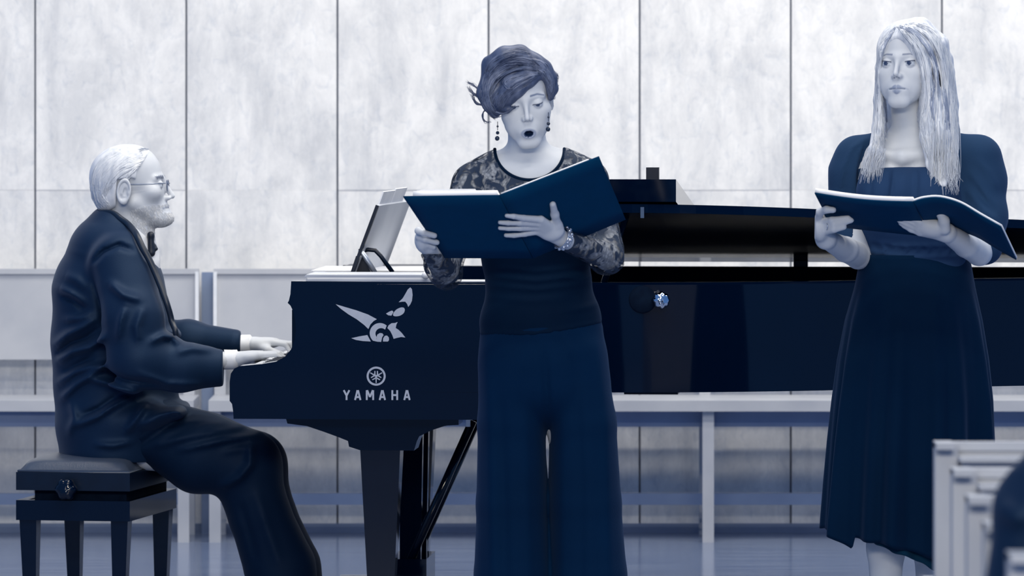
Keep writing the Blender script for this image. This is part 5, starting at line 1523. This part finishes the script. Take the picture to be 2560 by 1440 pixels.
# ---------------------------------------------------------------- her folder
def sheet(name, rows, t, material, parent):
    """thick bent sheet from two rails of points (top rail, bottom rail); thickness t towards +normal"""
    A, Bq = [np.array(r, float) for r in rows]
    n = len(A); m = 6
    grid = np.array([[A[i]*(1-j/m) + Bq[i]*(j/m) for j in range(m+1)] for i in range(n)])
    gu = np.gradient(grid, axis=0); gv = np.gradient(grid, axis=1)
    nr = np.cross(gu, gv); nr /= np.linalg.norm(nr, axis=2)[..., None] + 1e-12
    V = np.concatenate([grid.reshape(-1, 3), (grid + nr*t).reshape(-1, 3)])
    k = n*(m+1); Fq = []
    I = lambda i, j: i*(m+1) + j
    for i in range(n-1):
        for j in range(m):
            Fq.append((I(i,j), I(i+1,j), I(i+1,j+1), I(i,j+1))); Fq.append((k+I(i,j), k+I(i,j+1), k+I(i+1,j+1), k+I(i+1,j)))
    for i in range(n-1):
        Fq.append((I(i,0), k+I(i,0), k+I(i+1,0), I(i+1,0))); Fq.append((I(i,m), I(i+1,m), k+I(i+1,m), k+I(i,m)))
    for j in range(m):
        Fq.append((I(0,j), I(0,j+1), k+I(0,j+1), k+I(0,j))); Fq.append((I(n-1,j), k+I(n-1,j), k+I(n-1,j+1), I(n-1,j+1)))
    o = child_mesh(name, V, np.array(Fq), material, parent, smooth=False)
    return o
fold1 = empty('music_folder', tuple(P(1280, 560, 15.0)))
tag(fold1, 'wide open black music folder held up by the singing woman', 'folder')
S0, S1, L0, R0 = [np.array(P(*q)) for q in (A_S0, A_S1, A_L0, A_R0)]
L1 = np.array(P(1112, 643, 15.14)); R1 = np.array(P(1563, 547, 15.17))
def rail(a, b, n=9, bow=0.0):
    return [a*(1-t) + b*t + np.array((0, bow*math.sin(math.pi*t), 0)) for t in np.linspace(0, 1, n)]
sheet('cover', (rail(S0, L0), rail(S1, L1)), 0.003, M['folder'], fold1)
sheet('cover', (rail(R0, S0), rail(R1, S1)), 0.003, M['folder'], fold1)
bk = np.array((0, 0.0022, 0.0032))
def mixp(a, b, t): return a*(1-t) + b*t
sheet('pages', ([q + bk*0.2 for q in rail(mixp(S0, L0, .02), mixp(S0, L0, .90))], [q + bk*0.2 for q in rail(mixp(S1, L1, .02), mixp(S1, L1, .90))]), -0.013, M['paper'], fold1)
sheet('pages', ([q + bk*0.2 for q in rail(mixp(S0, R0, .90), mixp(S0, R0, .02))], [q + bk*0.2 for q in rail(mixp(S1, R1, .90), mixp(S1, R1, .02))]), -0.003, M['paper'], fold1)
sheet('loose_page', ([q + bk*4.5 for q in rail(mixp(S0, L0, .25), mixp(S0, L0, .86), 9, 0.012)], [q + bk*4.5 for q in rail(mixp(S1, L1, .25), mixp(S1, L1, .86), 9)]), -0.001, M['paper'], fold1)

# ================================================================== blonde singer
W2 = 15.55
blonde = empty('person', (P(2290, 1000, W2)[0], W2, 0.0))
tag(blonde, 'blonde long-haired woman in a dark dress and shrug holding an open folder', 'person')
h3 = Head(P(2266, 160, W2 - 0.01), -19, -4, 1, 1.0, lid=0.0052, ears=False, brow_str=0.8, cheek=1, jaw=0.80, face_w=0.95, nose=0.86, gaze=-0.001, brow_h=0.001)
e2 = (math.cos(math.radians(-12)), math.sin(math.radians(-12)), 0)
def w2_torso(F, g):
    F.loft([P(2290, 395, W2+.02), P(2288, 450, W2+.02), P(2286, 540, W2), P(2287, 640, W2), P(2288, 720, W2), P(2288, 820, W2)],
           [0.135+g, 0.150+g, 0.142+g, 0.125+g, 0.128+g, 0.135+g], [0.075+g, 0.088+g, 0.095+g, 0.085+g, 0.085+g, 0.09+g], e2, k=0.02)
    F.cap(P(2250, 370, W2+.05), P(2145, 392, W2+.07), 0.042+g, 0.045+g, 0.03); F.cap(P(2320, 370, W2+.03), P(2445, 392, W2-.01), 0.042+g, 0.045+g, 0.03)
    for a, yy in ((2205, W2-.07), (2320, W2-.10)): F.ell(P(a, 480, yy), (0.058+g, 0.055+g, 0.062+g), k=0.04)
EL2, WR2 = P(2146, 640, 15.52), P(2064, 598, 15.28)
ER2, WQ2 = P(2448, 632, 15.42), P(2366, 582, 15.26)
F = Field(axis(P(2020, 0, W2)[0], P(2510, 0, W2)[0], 0.006, ((P(2020, 0, W2)[0], P(2145, 0, W2)[0], 0.003), (P(2188, 0, W2)[0], P(2320, 0, W2)[0], 0.0021), (P(2320, 0, W2)[0], P(2400, 0, W2)[0], 0.003))),
          axis(15.12, 15.72, 0.006, ((15.43, 15.56, 0.0021), (15.16, 15.30, 0.0032))),
          axis(0.02, P(0, 60, W2)[2], 0.006, ((P(0, 610, W2)[2], P(0, 505, W2)[2], 0.0026), (P(0, 290, W2)[2], P(0, 70, W2)[2], 0.0021))))
w2_torso(F, 0.0)
F.chain([P(2140, 402, W2+.06), P(2112, 530, 15.60), EL2], [0.045, 0.041, 0.034], 0.006); F.chain([EL2, EL2*0.6+WR2*0.4, WR2], [0.033, 0.0325, 0.0225], 0.006)
F.chain([P(2450, 402, W2-.02), P(2470, 530, 15.50), ER2], [0.045, 0.041, 0.034], 0.006); F.chain([ER2, ER2*0.6+WQ2*0.4, WQ2], [0.033, 0.0325, 0.0225], 0.006)
F.cap(h3.w(0, -0.018, -0.05), P(2284, 375, W2+.02), 0.047, 0.054, 0.025)
F.cap(P(2190, 382, W2-.03), P(2248, 392, W2-.055), 0.011, 0.010, 0.03); F.cap(P(2350, 382, W2-.06), P(2262, 392, W2-.06), 0.011, 0.010, 0.03)
for xs_, yy in ((( 2235, 2215, 2212), W2-.03), ((2335, 2330, 2330), W2+.04)):
    F.chain([P(xs_[0], 850, yy), P(xs_[1], 1220, yy), P(xs_[1], 1370, yy+.02), P(xs_[2], 1610, yy+.03)], [0.085, 0.052, 0.047, 0.032], 0.02)
    F.cap(P(xs_[2], 1640, yy+.02), (P(xs_[2], 0, yy)[0], yy-0.11, 0.045), 0.034, 0.026, 0.02)
h3.add_to(F, 0.012)
B_S0, B_S1, B_L0, B_R0 = (2283, 503, 15.08), (2325, 590, 15.33), (2037, 481, 15.10), (2500, 566, 15.06)
YgL = plane_y(B_S0, B_S1, B_L0)
top_px = [(2283, 503, 15.08), (2310, 495, 15.075), (2350, 493, 15.07), (2400, 507, 15.065), (2450, 536, 15.06), (2503, 566, 15.06)]
def YgR(px, py):
    ty = np.interp(px, [q[0] for q in top_px], [q[1] for q in top_px])
    return 15.07 + max(py - ty, 0) / 87.0 * 0.25
# her left hand, flat under the folder
def ong(px, py, off): return P(px, py, (YgL if px < 2290 else YgR)(px, py) - off)
wq = WQ2
ZP = 15.235
def hz(px, py, dy=0.0): return P(px, py, ZP + dy)
for kn, mids in (((2300, 553, -.012), [(2272, 540), (2256, 531), (2246, 527)]), ((2297, 562, -.004), [(2262, 546), (2240, 535), (2225, 530)]),
                 ((2296, 571, .004), [(2268, 559), (2250, 550), (2238, 545)]), ((2300, 580, .012), [(2278, 573), (2262, 564), (2252, 558)])):
    F.cap(wq, hz(*kn), 0.021, 0.011, 0.008)
    finger_chain(F, [hz(*kn)] + [hz(a, b, kn[2]) for a, b in mids], 0.0098, 0.0065, 0.003)
F.ell(hz(2335, 570, 0.0), (0.034, 0.02, 0.022), k=0.012)
finger_chain(F, [hz(2362, 572, -.012), hz(2360, 552, -.022), hz(2352, 534, -.03), hz(2345, 519, -.034)], 0.0150, 0.0085, 0.008)
# her right hand gripping the left cover
F.ell(P(2050, 568, 15.245), (0.021, 0.030, 0.036), k=0.012)
F.cap(WR2, P(2048, 565, 15.24), 0.025, 0.020, 0.012)
finger_chain(F, [P(2044, 548, 15.23), P(2050, 530, 15.20), P(2066, 524, 15.175), P(2083, 525, 15.172)], 0.0115, 0.0080, 0.005)
for kn, m1, tp in (((2050, 556), (2080, 551), (2120, 545)), ((2052, 568), (2085, 562), (2128, 551)), ((2058, 578), (2085, 573), (2110, 568))):
    finger_chain(F, [P(*kn, 15.235), P(*m1, 15.205), P(*tp, 15.205)], 0.0115, 0.0072, 0.004)
body_from_field(F, h3, blonde)
# shrug with elbow sleeves
F = Field(axis(P(2070, 0, W2)[0], P(2520, 0, W2)[0], 0.0045), axis(15.34, 15.75, 0.005), axis(P(0, 690, W2)[2], P(0, 300, W2)[2], 0.0045))
w2_torso(F, 0.007)
F.chain([P(2142, 402, W2+.06), P(2128, 440, W2+.06), P(2114, 530, 15.60), P(2138, 618, 15.55)], [0.056, 0.056, 0.050, 0.047], 0.03)
F.chain([P(2446, 400, W2-.02), P(2456, 450, W2-.02), P(2464, 540, 15.50), P(2462, 618, 15.45)], [0.058, 0.058, 0.052, 0.046], 0.03)
F.op(lambda x, y, z: P(0, 560, W2)[2] - z + 0*x + 0*y, P(2165, 690, 15.34), P(2415, 520, 15.75), 0.004, 'and')
# front opening of the shrug: wide oval
oc = P(2262, 455, W2-.1)
F.op(lambda x, y, z: np.maximum(s_ell(x, 0*y, z, (oc[0], 0, oc[2]), (0.118, 1, 0.165)), (y - (W2 + 0.015)) + 0*x), oc - (0.15, 0.5, 0.2), oc + (0.15, 0.5, 0.2), 0.006, 'cut')
F.cap(P(2284, 300, W2+.02), P(2284, 370, W2+.03), 0.075, 0.085, 0.004, 'cut')
RS = [([(2172, 340), (2130, 370), (2108, 420), (2102, 470)], W2, 0.005, 0.006), ([(2420, 430), (2445, 470), (2470, 500)], W2, 0.006, 0.010), ([(2410, 470), (2450, 520), (2480, 550)], W2, 0.006, 0.010), ([(2440, 400), (2465, 430), (2485, 470)], W2, 0.005, 0.010),
      ([(2115, 430), (2110, 480), (2125, 540)], W2, -0.005, 0.008), ([(2428, 450), (2455, 500), (2478, 530)], W2, -0.006, 0.008)]
apply_ridges(F, ridges(RS), W2 + 0.04)
part_from_field(F, 'shrug', M['shrug'], blonde)
# bodice with a straight neckline and stitched pleats
F = Field(axis(P(2120, 0, W2)[0], P(2460, 0, W2)[0], 0.0042), axis(15.34, 15.72, 0.005), axis(P(0, 700, W2)[2], P(0, 395, W2)[2], 0.0042))
w2_torso(F, 0.009)
nk = zcut([2100, 2150, 2235, 2330, 2400, 2470], [424, 421, 417, 416, 418, 420], W2, 1.0)
F.op(nk, P(2120, 440, 15.34), P(2460, 380, 15.72), 0.004, 'and')
RB = [([(2228, 425), (2222, 470), (2212, 520)], W2, -0.008, 0.006), ([(2284, 424), (2282, 470), (2280, 520)], W2, -0.008, 0.006), ([(2175, 430), (2170, 470), (2168, 520)], W2, -0.006, 0.006),
      ([(2170, 600), (2250, 612), (2400, 610)], W2, 0.006, 0.006), ([(2170, 628), (2250, 640), (2400, 638)], W2, 0.006, 0.006)]
for i in range(9): RB.append(([(2170 + i*27, 606), (2180 + i*27, 622), (2172 + i*27, 632)], W2, 0.006 if i % 2 else 0.004, 0.005))
apply_ridges(F, ridges(RB), W2)
part_from_field(F, 'bodice', M['bodice'], blonde)
# long flared skirt with soft folds
def skirt(name, zc, hemfn, grow, material, seed, amp=1.0):
    n, m = 260, 70
    rng = np.random.default_rng(seed)
    th = np.linspace(0, 2*math.pi, n, endpoint=False)
    ph = rng.uniform(0, 6.28, 6)
    V = np.zeros((m+1, n, 3))
    pys = [640, 720, 800, 900, 1000, 1100, 1200, 1300, 1420]
    cxs = [2288, 2288, 2286, 2285, 2284, 2281, 2279, 2277, 2276]
    hw = [0.140, 0.155, 0.176, 0.194, 0.206, 0.213, 0.219, 0.224, 0.230]
    for j in range(m + 1):
        for i, t in enumerate(th):
            ptop, pbot = zc, hemfn(t)
            py = ptop + (pbot - ptop) * j / m
            c = np.interp(py, pys, cxs); w = np.interp(py, pys, hw) + grow
            f = np.clip((py - 700) / 500, 0, 1.2) * amp
            fold = 0.0085*math.sin(9*t + ph[0] + 0.5*math.sin(2*t)) + 0.006*math.sin(15*t + ph[1]) + 0.004*math.sin(23*t + ph[2])
            w_ = w + f * fold * 1.15
            d_ = (w * 0.78 + f * fold * 1.4)
            q = P(c, py, W2)
            V[j, i] = (q[0] + w_*math.cos(t), W2 + 0.01 + d_*math.sin(t), q[2])
    idx = np.arange((m+1)*n).reshape(m+1, n)
    a = idx[:-1]; b = idx[1:]
    Q = np.stack([a, np.roll(a, -1, 1), np.roll(b, -1, 1), b], -1).reshape(-1, 4)
    o = child_mesh(name, V.reshape(-1, 3), Q, material, blonde)
    s = o.modifiers.new('thickness', 'SOLIDIFY'); s.thickness = 0.002; s.offset = -1
    return o
def hem_main(t):
    x = math.cos(t)          # -1 viewer left, +1 right ; near side is sin<0
    s = math.sin(t)
    front = np.interp(x, [-1, -0.86, -0.72, -0.70, -0.3, 0.27, 1.0], [1322, 1340, 1366, 1338, 1352, 1388, 1370])
    back = np.interp(x, [-1, -0.6, 0, 1.0], [1322, 1330, 1340, 1370])
    return front + 2.0*math.sin(17*t) if s < 0 else back
def hem_under(t):
    x = math.cos(t)
    return np.interp(x, [-1, -0.62, -0.3, 0.0, 0.28, 1.0], [1310, 1340, 1368, 1388, 1416, 1400]) + 2.0*math.sin(23*t)
skirt('skirt', 636, hem_main, 0.0, M['skirt'], 4)
skirt('underskirt', 900, hem_under, -0.034, M['sheer'], 9, 0.8)
# hair: a smooth cap, two curtains in front of the shoulders, a fall behind
F = Field(axis(P(2130, 0, W2)[0], P(2415, 0, W2)[0], 0.0034), axis(15.36, 15.72, 0.0038), axis(P(0, 490, W2)[2], P(0, 40, W2)[2], 0.0038))
F.op(lambda x, y, z: s_ell(*h3.loc(x, y, z), (0.004, -0.016, 0.036), (0.084, 0.104, 0.082)), h3.c - 0.13, h3.c + 0.14, 0, 'add')
F.ell(h3.w(-0.004, 0.118, -0.040), (0.060, 0.086, 0.112), (h3.B[0], h3.B[1], h3.B[2]), k=0.008, mode='cut')
F.loft([P(2300, 150, W2+.06), P(2300, 260, W2+.07), P(2300, 400, W2+.10)], [0.088, 0.10, 0.105], [0.05, 0.045, 0.04], e2, k=0.02)
F.loft([P(2204, 118, 15.51), P(2197, 170, 15.52), P(2196, 250, 15.53), P(2196, 320, 15.52), P(2188, 380, 15.48), P(2178, 425, 15.45)], [0.009, 0.008, 0.012, 0.016, 0.018, 0.012], [0.040, 0.035, 0.026, 0.022, 0.018, 0.008], (1, 0, 0), k=0.008)
F.loft([P(2270, 84, 15.47), P(2304, 128, 15.475), P(2322, 180, 15.48), P(2332, 260, 15.485), P(2338, 340, 15.455), P(2350, 410, 15.42), P(2354, 462, 15.40)],
       [0.020, 0.026, 0.026, 0.034, 0.040, 0.036, 0.016], [0.022, 0.030, 0.036, 0.034, 0.026, 0.018, 0.006], (1, 0, 0), k=0.012)
F.loft([P(2300, 70, 15.53), P(2345, 110, 15.53), P(2362, 180, 15.54), P(2368, 280, 15.54), P(2374, 370, 15.51), P(2372, 440, 15.46)],
       [0.03, 0.026, 0.024, 0.026, 0.024, 0.012], [0.05, 0.06, 0.06, 0.05, 0.035, 0.010], (1, 0, 0), k=0.015)
HB = [([(2240, 70), (2282, 118), (2298, 170), (2304, 230), (2296, 300)], W2, 0.005, 0.004), ([(2290, 100), (2318, 150), (2332, 220), (2338, 300)], W2, -0.008, 0.005), ([(2312, 130), (2340, 180), (2350, 260), (2352, 340)], W2, -0.006, 0.005),
      ([(2250, 62), (2310, 84), (2345, 130), (2362, 200)], W2, 0.004, 0.005), ([(2328, 300), (2330, 360), (2336, 430)], W2, -0.006, 0.005), ([(2362, 300), (2368, 370), (2364, 450)], W2, -0.005, 0.005),
      ([(2322, 160), (2326, 200), (2322, 240)], W2, -0.010, 0.005)]
apply_ridges(F, ridges(HB), W2)
F_hair2 = F
hb = part_from_field(F, 'hair', M['hair_blonde'], blonde)
grp = [([(2240, 66), (2262, 92), (2284, 124), (2298, 172), (2304, 230), (2292, 300), (2300, 350), (2322, 410), (2320, 455)],
        [(2262, 62), (2295, 86), (2322, 124), (2338, 180), (2344, 250), (2340, 320), (2348, 380), (2356, 430), (2360, 474)], 320, 2.2, 15.45),
       ([(2262, 60), (2300, 78), (2330, 112), (2350, 170), (2358, 240), (2360, 310), (2368, 370), (2376, 430), (2372, 472)],
        [(2285, 56), (2330, 72), (2360, 108), (2378, 170), (2388, 240), (2394, 310), (2398, 370), (2398, 430), (2390, 470)], 300, 2.2, 15.50),
       ([(2236, 66), (2216, 86), (2202, 112), (2194, 150), (2192, 200), (2190, 260), (2186, 320), (2176, 380), (2152, 432)],
        [(2238, 72), (2222, 96), (2210, 120), (2202, 150), (2202, 200), (2208, 260), (2212, 320), (2210, 380), (2200, 438)], 220, 2.0, 15.50),
       ([(2236, 66), (2220, 80), (2206, 100), (2197, 124), (2193, 150)], [(2240, 68), (2226, 90), (2213, 108), (2203, 130), (2197, 150)], 60, 1.2, 15.50)]
V, Q = strands_on(F, grp, np.random.default_rng(31), 0.0017, lift=0.003, tip=0.2)
rng = np.random.default_rng(41); fl, fr = [], []; FLR = 0.0007
for _ in range(170):
    a = rng.uniform(2325, 2395); l = rng.uniform(440, 488)
    flick([(a - rng.normal(0, 3), rng.uniform(300, 410)), (a + rng.normal(0, 4), 430), (a + rng.normal(0, 7), l)], 1, 1.0, 15.40)
for _ in range(110):
    a = rng.uniform(2156, 2205); l = rng.uniform(425, 462)
    flick([(a + 10, rng.uniform(366, 396)), (a + rng.normal(0, 3), 410), (a + rng.normal(-4, 6), l)], 1, 1.0, 15.43)
V2, Q2 = tubes(fl, fr, 4)
child_mesh('hair_strands', np.concatenate([V, V2]), np.concatenate([Q, Q2 + len(V)]), M['hair_blonde'], blonde)
dk = [([(2242, 66), (2270, 78), (2300, 100), (2325, 140), (2338, 190), (2342, 250)], [(2262, 64), (2290, 78), (2316, 104), (2336, 144), (2348, 196), (2350, 260)], 46, 2.0, 15.47),
      ([(2318, 140), (2326, 180), (2328, 220), (2326, 260), (2330, 300), (2334, 350)], [(2326, 140), (2334, 190), (2336, 230), (2332, 270), (2338, 310), (2342, 360)], 36, 1.6, 15.46),
      ([(2352, 200), (2358, 260), (2362, 320), (2366, 380), (2364, 430)], [(2364, 200), (2370, 260), (2374, 320), (2378, 380), (2376, 430)], 30, 2.0, 15.48),
      ([(2236, 68), (2222, 84), (2210, 104), (2202, 130), (2198, 160)], [(2238, 72), (2226, 90), (2215, 108), (2207, 132), (2202, 160)], 36, 1.4, 15.50),
      ([(2206, 240), (2210, 290), (2212, 330), (2208, 380)], [(2212, 240), (2216, 290), (2216, 330), (2212, 380)], 24, 1.4, 15.50)]
V, Q = strands_on(F_hair2, dk, np.random.default_rng(77), 0.0017, lift=0.0042, tip=0.2)
child_mesh('darker_strands', V, Q, M['hair_root'], blonde)
# ring
rg = np.array([P(2066 + 3*math.cos(t), 566 + 9*math.sin(t), 15.212 - 0.010*abs(math.cos(t))) for t in np.linspace(-1.4, 1.4, 12)])
V, Q = tubes([rg], [0.0013], 6); child_mesh('ring', V, Q, M['silver'], blonde)
# shoes
for xs_, yy in ((2212, W2-.03), (2330, W2+.04)):
    x = P(xs_, 0, yy)[0]
    F = Field(axis(x - 0.06, x + 0.06, 0.005), axis(yy - 0.22, yy + 0.12, 0.006), axis(-0.01, 0.12, 0.005))
    F.cap((x, yy+0.03, 0.06), (x, yy-0.10, 0.022), 0.034, 0.030, 0.02); F.cap((x, yy-0.10, 0.022), (x, yy-0.17, 0.018), 0.030, 0.017, 0.02)
    F.cap((x, yy+0.055, 0.06), (x, yy+0.055, 0.008), 0.018, 0.009, 0.01)
    F.op(lambda x, y, z: 0.001 - z + 0*x + 0*y, (x-0.1, yy-0.3, -0.02), (x+0.1, yy+0.2, 0.05), 0.004, 'and')
    part_from_field(F, 'shoe', M['shoe'], blonde)
# ---------------------------------------------------------------- her folder
fold2 = empty('music_folder', tuple(P(2280, 540, 15.2)))
tag(fold2, 'open folder of sheet music resting on the blonde woman\'s hands', 'folder')
T0, T1 = np.array(P(*B_S0)), np.array(P(*B_S1)); K0 = np.array(P(*B_L0)); K1 = np.array(P(2080, 564, 15.35))
tr = [np.array(P(*q)) for q in catmull(top_px, 4)]
dv = T1 - T0
br_ = [q + dv * np.array((1.0, 1.0, 0.95)) for q in tr]
lb = [K0*(1-t) + T0*t + np.array((0, 0, 0.006*math.sin(math.pi*t)*(-1))) for t in np.linspace(0, 1, 11)]
lbb = [K1*(1-t) + T1*t for t in np.linspace(0, 1, 11)]
sheet('cover', (lb, lbb), -0.003, M['folder'], fold2)
sheet('cover', (tr, br_), -0.003, M['folder'], fold2)
upz = np.array((0, 0.002, 0.0035))
sheet('pages', ([q + upz*0.2 for q in lb], [q + upz*0.2 for q in lbb]), 0.011, M['paper'], fold2)
sheet('pages', ([q + upz*0.2 for q in tr], [q + upz*0.2 for q in br_]), 0.0045, M['paper'], fold2)

# ================================================================== listener at the lower right edge
LY = 8.93
lis = empty('person', (P(2938, 0, LY)[0], LY, 0.0))
tag(lis, 'listener in a dark jacket seated in the pews, only one arm in view', 'person')
hx = P(2938, 0, LY)[0]
h4 = Head((hx, LY - 0.02, 1.19), 180, 0, 0, 1.0)
F = Field(axis(hx - 0.30, hx + 0.30, 0.008), axis(LY - 0.30, LY + 0.65, 0.008), axis(0.06, 1.34, 0.008))
F.loft([(hx, LY, 0.48), (hx, LY, 0.65), (hx, LY, 0.86), (hx, LY, 0.98)], [0.16, 0.15, 0.17, 0.13], [0.11, 0.11, 0.11, 0.07], (1, 0, 0))
F.cap((hx, LY, 0.98), (hx, LY - 0.01, 1.14), 0.06, 0.055, 0.03)
for sg in (-1, 1):
    F.chain([(hx + sg*0.15, LY, 0.93), (hx + sg*0.20, LY - 0.01, 0.66), (hx + sg*0.12, LY + 0.22, 0.60)], [0.05, 0.042, 0.03], 0.02)
    F.ell((hx + sg*0.09, LY + 0.27, 0.60), (0.04, 0.05, 0.025), k=0.02)
    F.chain([(hx + sg*0.10, LY, 0.52), (hx + sg*0.12, LY + 0.30, 0.54), (hx + sg*0.12, LY + 0.25, 0.10)], [0.085, 0.06, 0.045], 0.02)
h4.add_to(F, 0.02)
body_from_field(F, h4, lis)
F = Field(axis(hx - 0.34, hx + 0.34, 0.007), axis(LY - 0.24, LY + 0.30, 0.008), axis(0.44, 1.08, 0.007))
F.loft([(hx, LY, 0.46), (hx, LY, 0.65), (hx, LY, 0.86), (hx, LY, 1.0), (hx, LY, 1.06)], [0.185, 0.18, 0.195, 0.14, 0.08], [0.135, 0.135, 0.13, 0.09, 0.07], (1, 0, 0), k=0.02)
for sg in (-1, 1):
    F.chain([(hx + sg*0.15, LY, 0.985), (hx + sg*0.20, LY - 0.01, 0.90), (hx + sg*0.235, LY - 0.02, 0.70), (hx + sg*0.14, LY + 0.19, 0.60)], [0.058, 0.066, 0.064, 0.045], 0.03)
apply_ridges(F, ridges([([(2500, 1250), (2530, 1290), (2520, 1340)], LY, 0.012, 0.014), ([(2540, 1180), (2520, 1230), (2515, 1260)], LY, -0.010, 0.014), ([(2500, 1310), (2525, 1320), (2550, 1310)], LY, -0.01, 0.012)]), LY)
part_from_field(F, 'jacket', M['jacket'], lis)
F = Field(axis(hx - 0.24, hx + 0.24, 0.009), axis(LY - 0.14, LY + 0.54, 0.009), axis(0.05, 0.66, 0.009))
for sg in (-1, 1): F.chain([(hx + sg*0.10, LY, 0.54), (hx + sg*0.12, LY + 0.27, 0.545), (hx + sg*0.12, LY + 0.24, 0.08)], [0.10, 0.075, 0.065], 0.02)
part_from_field(F, 'trousers', M['trouser'], lis)
F = Field(axis(hx - 0.11, hx + 0.11, 0.006), axis(LY - 0.15, LY + 0.12, 0.006), axis(1.05, 1.34, 0.006))
F.ell((hx, LY - 0.035, 1.225), (0.088, 0.105, 0.092), k=0)
F.op(lambda x, y, z: (y - (LY + 0.02)) + (1.22 - z) * 0.6 + 0*x, (hx-0.2, LY-0.2, 1.0), (hx+0.2, LY+0.2, 1.4), 0.01, 'and')
part_from_field(F, 'hair', M['hair_dark'], lis)
for sg in (-1, 1):
    sx = hx + sg*0.12
    F = Field(axis(sx - 0.06, sx + 0.06, 0.007), axis(LY + 0.14, LY + 0.50, 0.007), axis(-0.01, 0.14, 0.007))
    F.cap((sx, LY + 0.22, 0.045), (sx, LY + 0.38, 0.035), 0.042, 0.034, 0.02); F.cap((sx, LY + 0.23, 0.05), (sx, LY + 0.24, 0.10), 0.04, 0.038, 0.02)
    F.op(lambda x, y, z: 0.001 - z + 0*x + 0*y, (sx-0.1, LY+0.0, -0.02), (sx+0.1, LY+0.6, 0.05), 0.004, 'and')
    part_from_field(F, 'shoe', M['shoe'], lis)
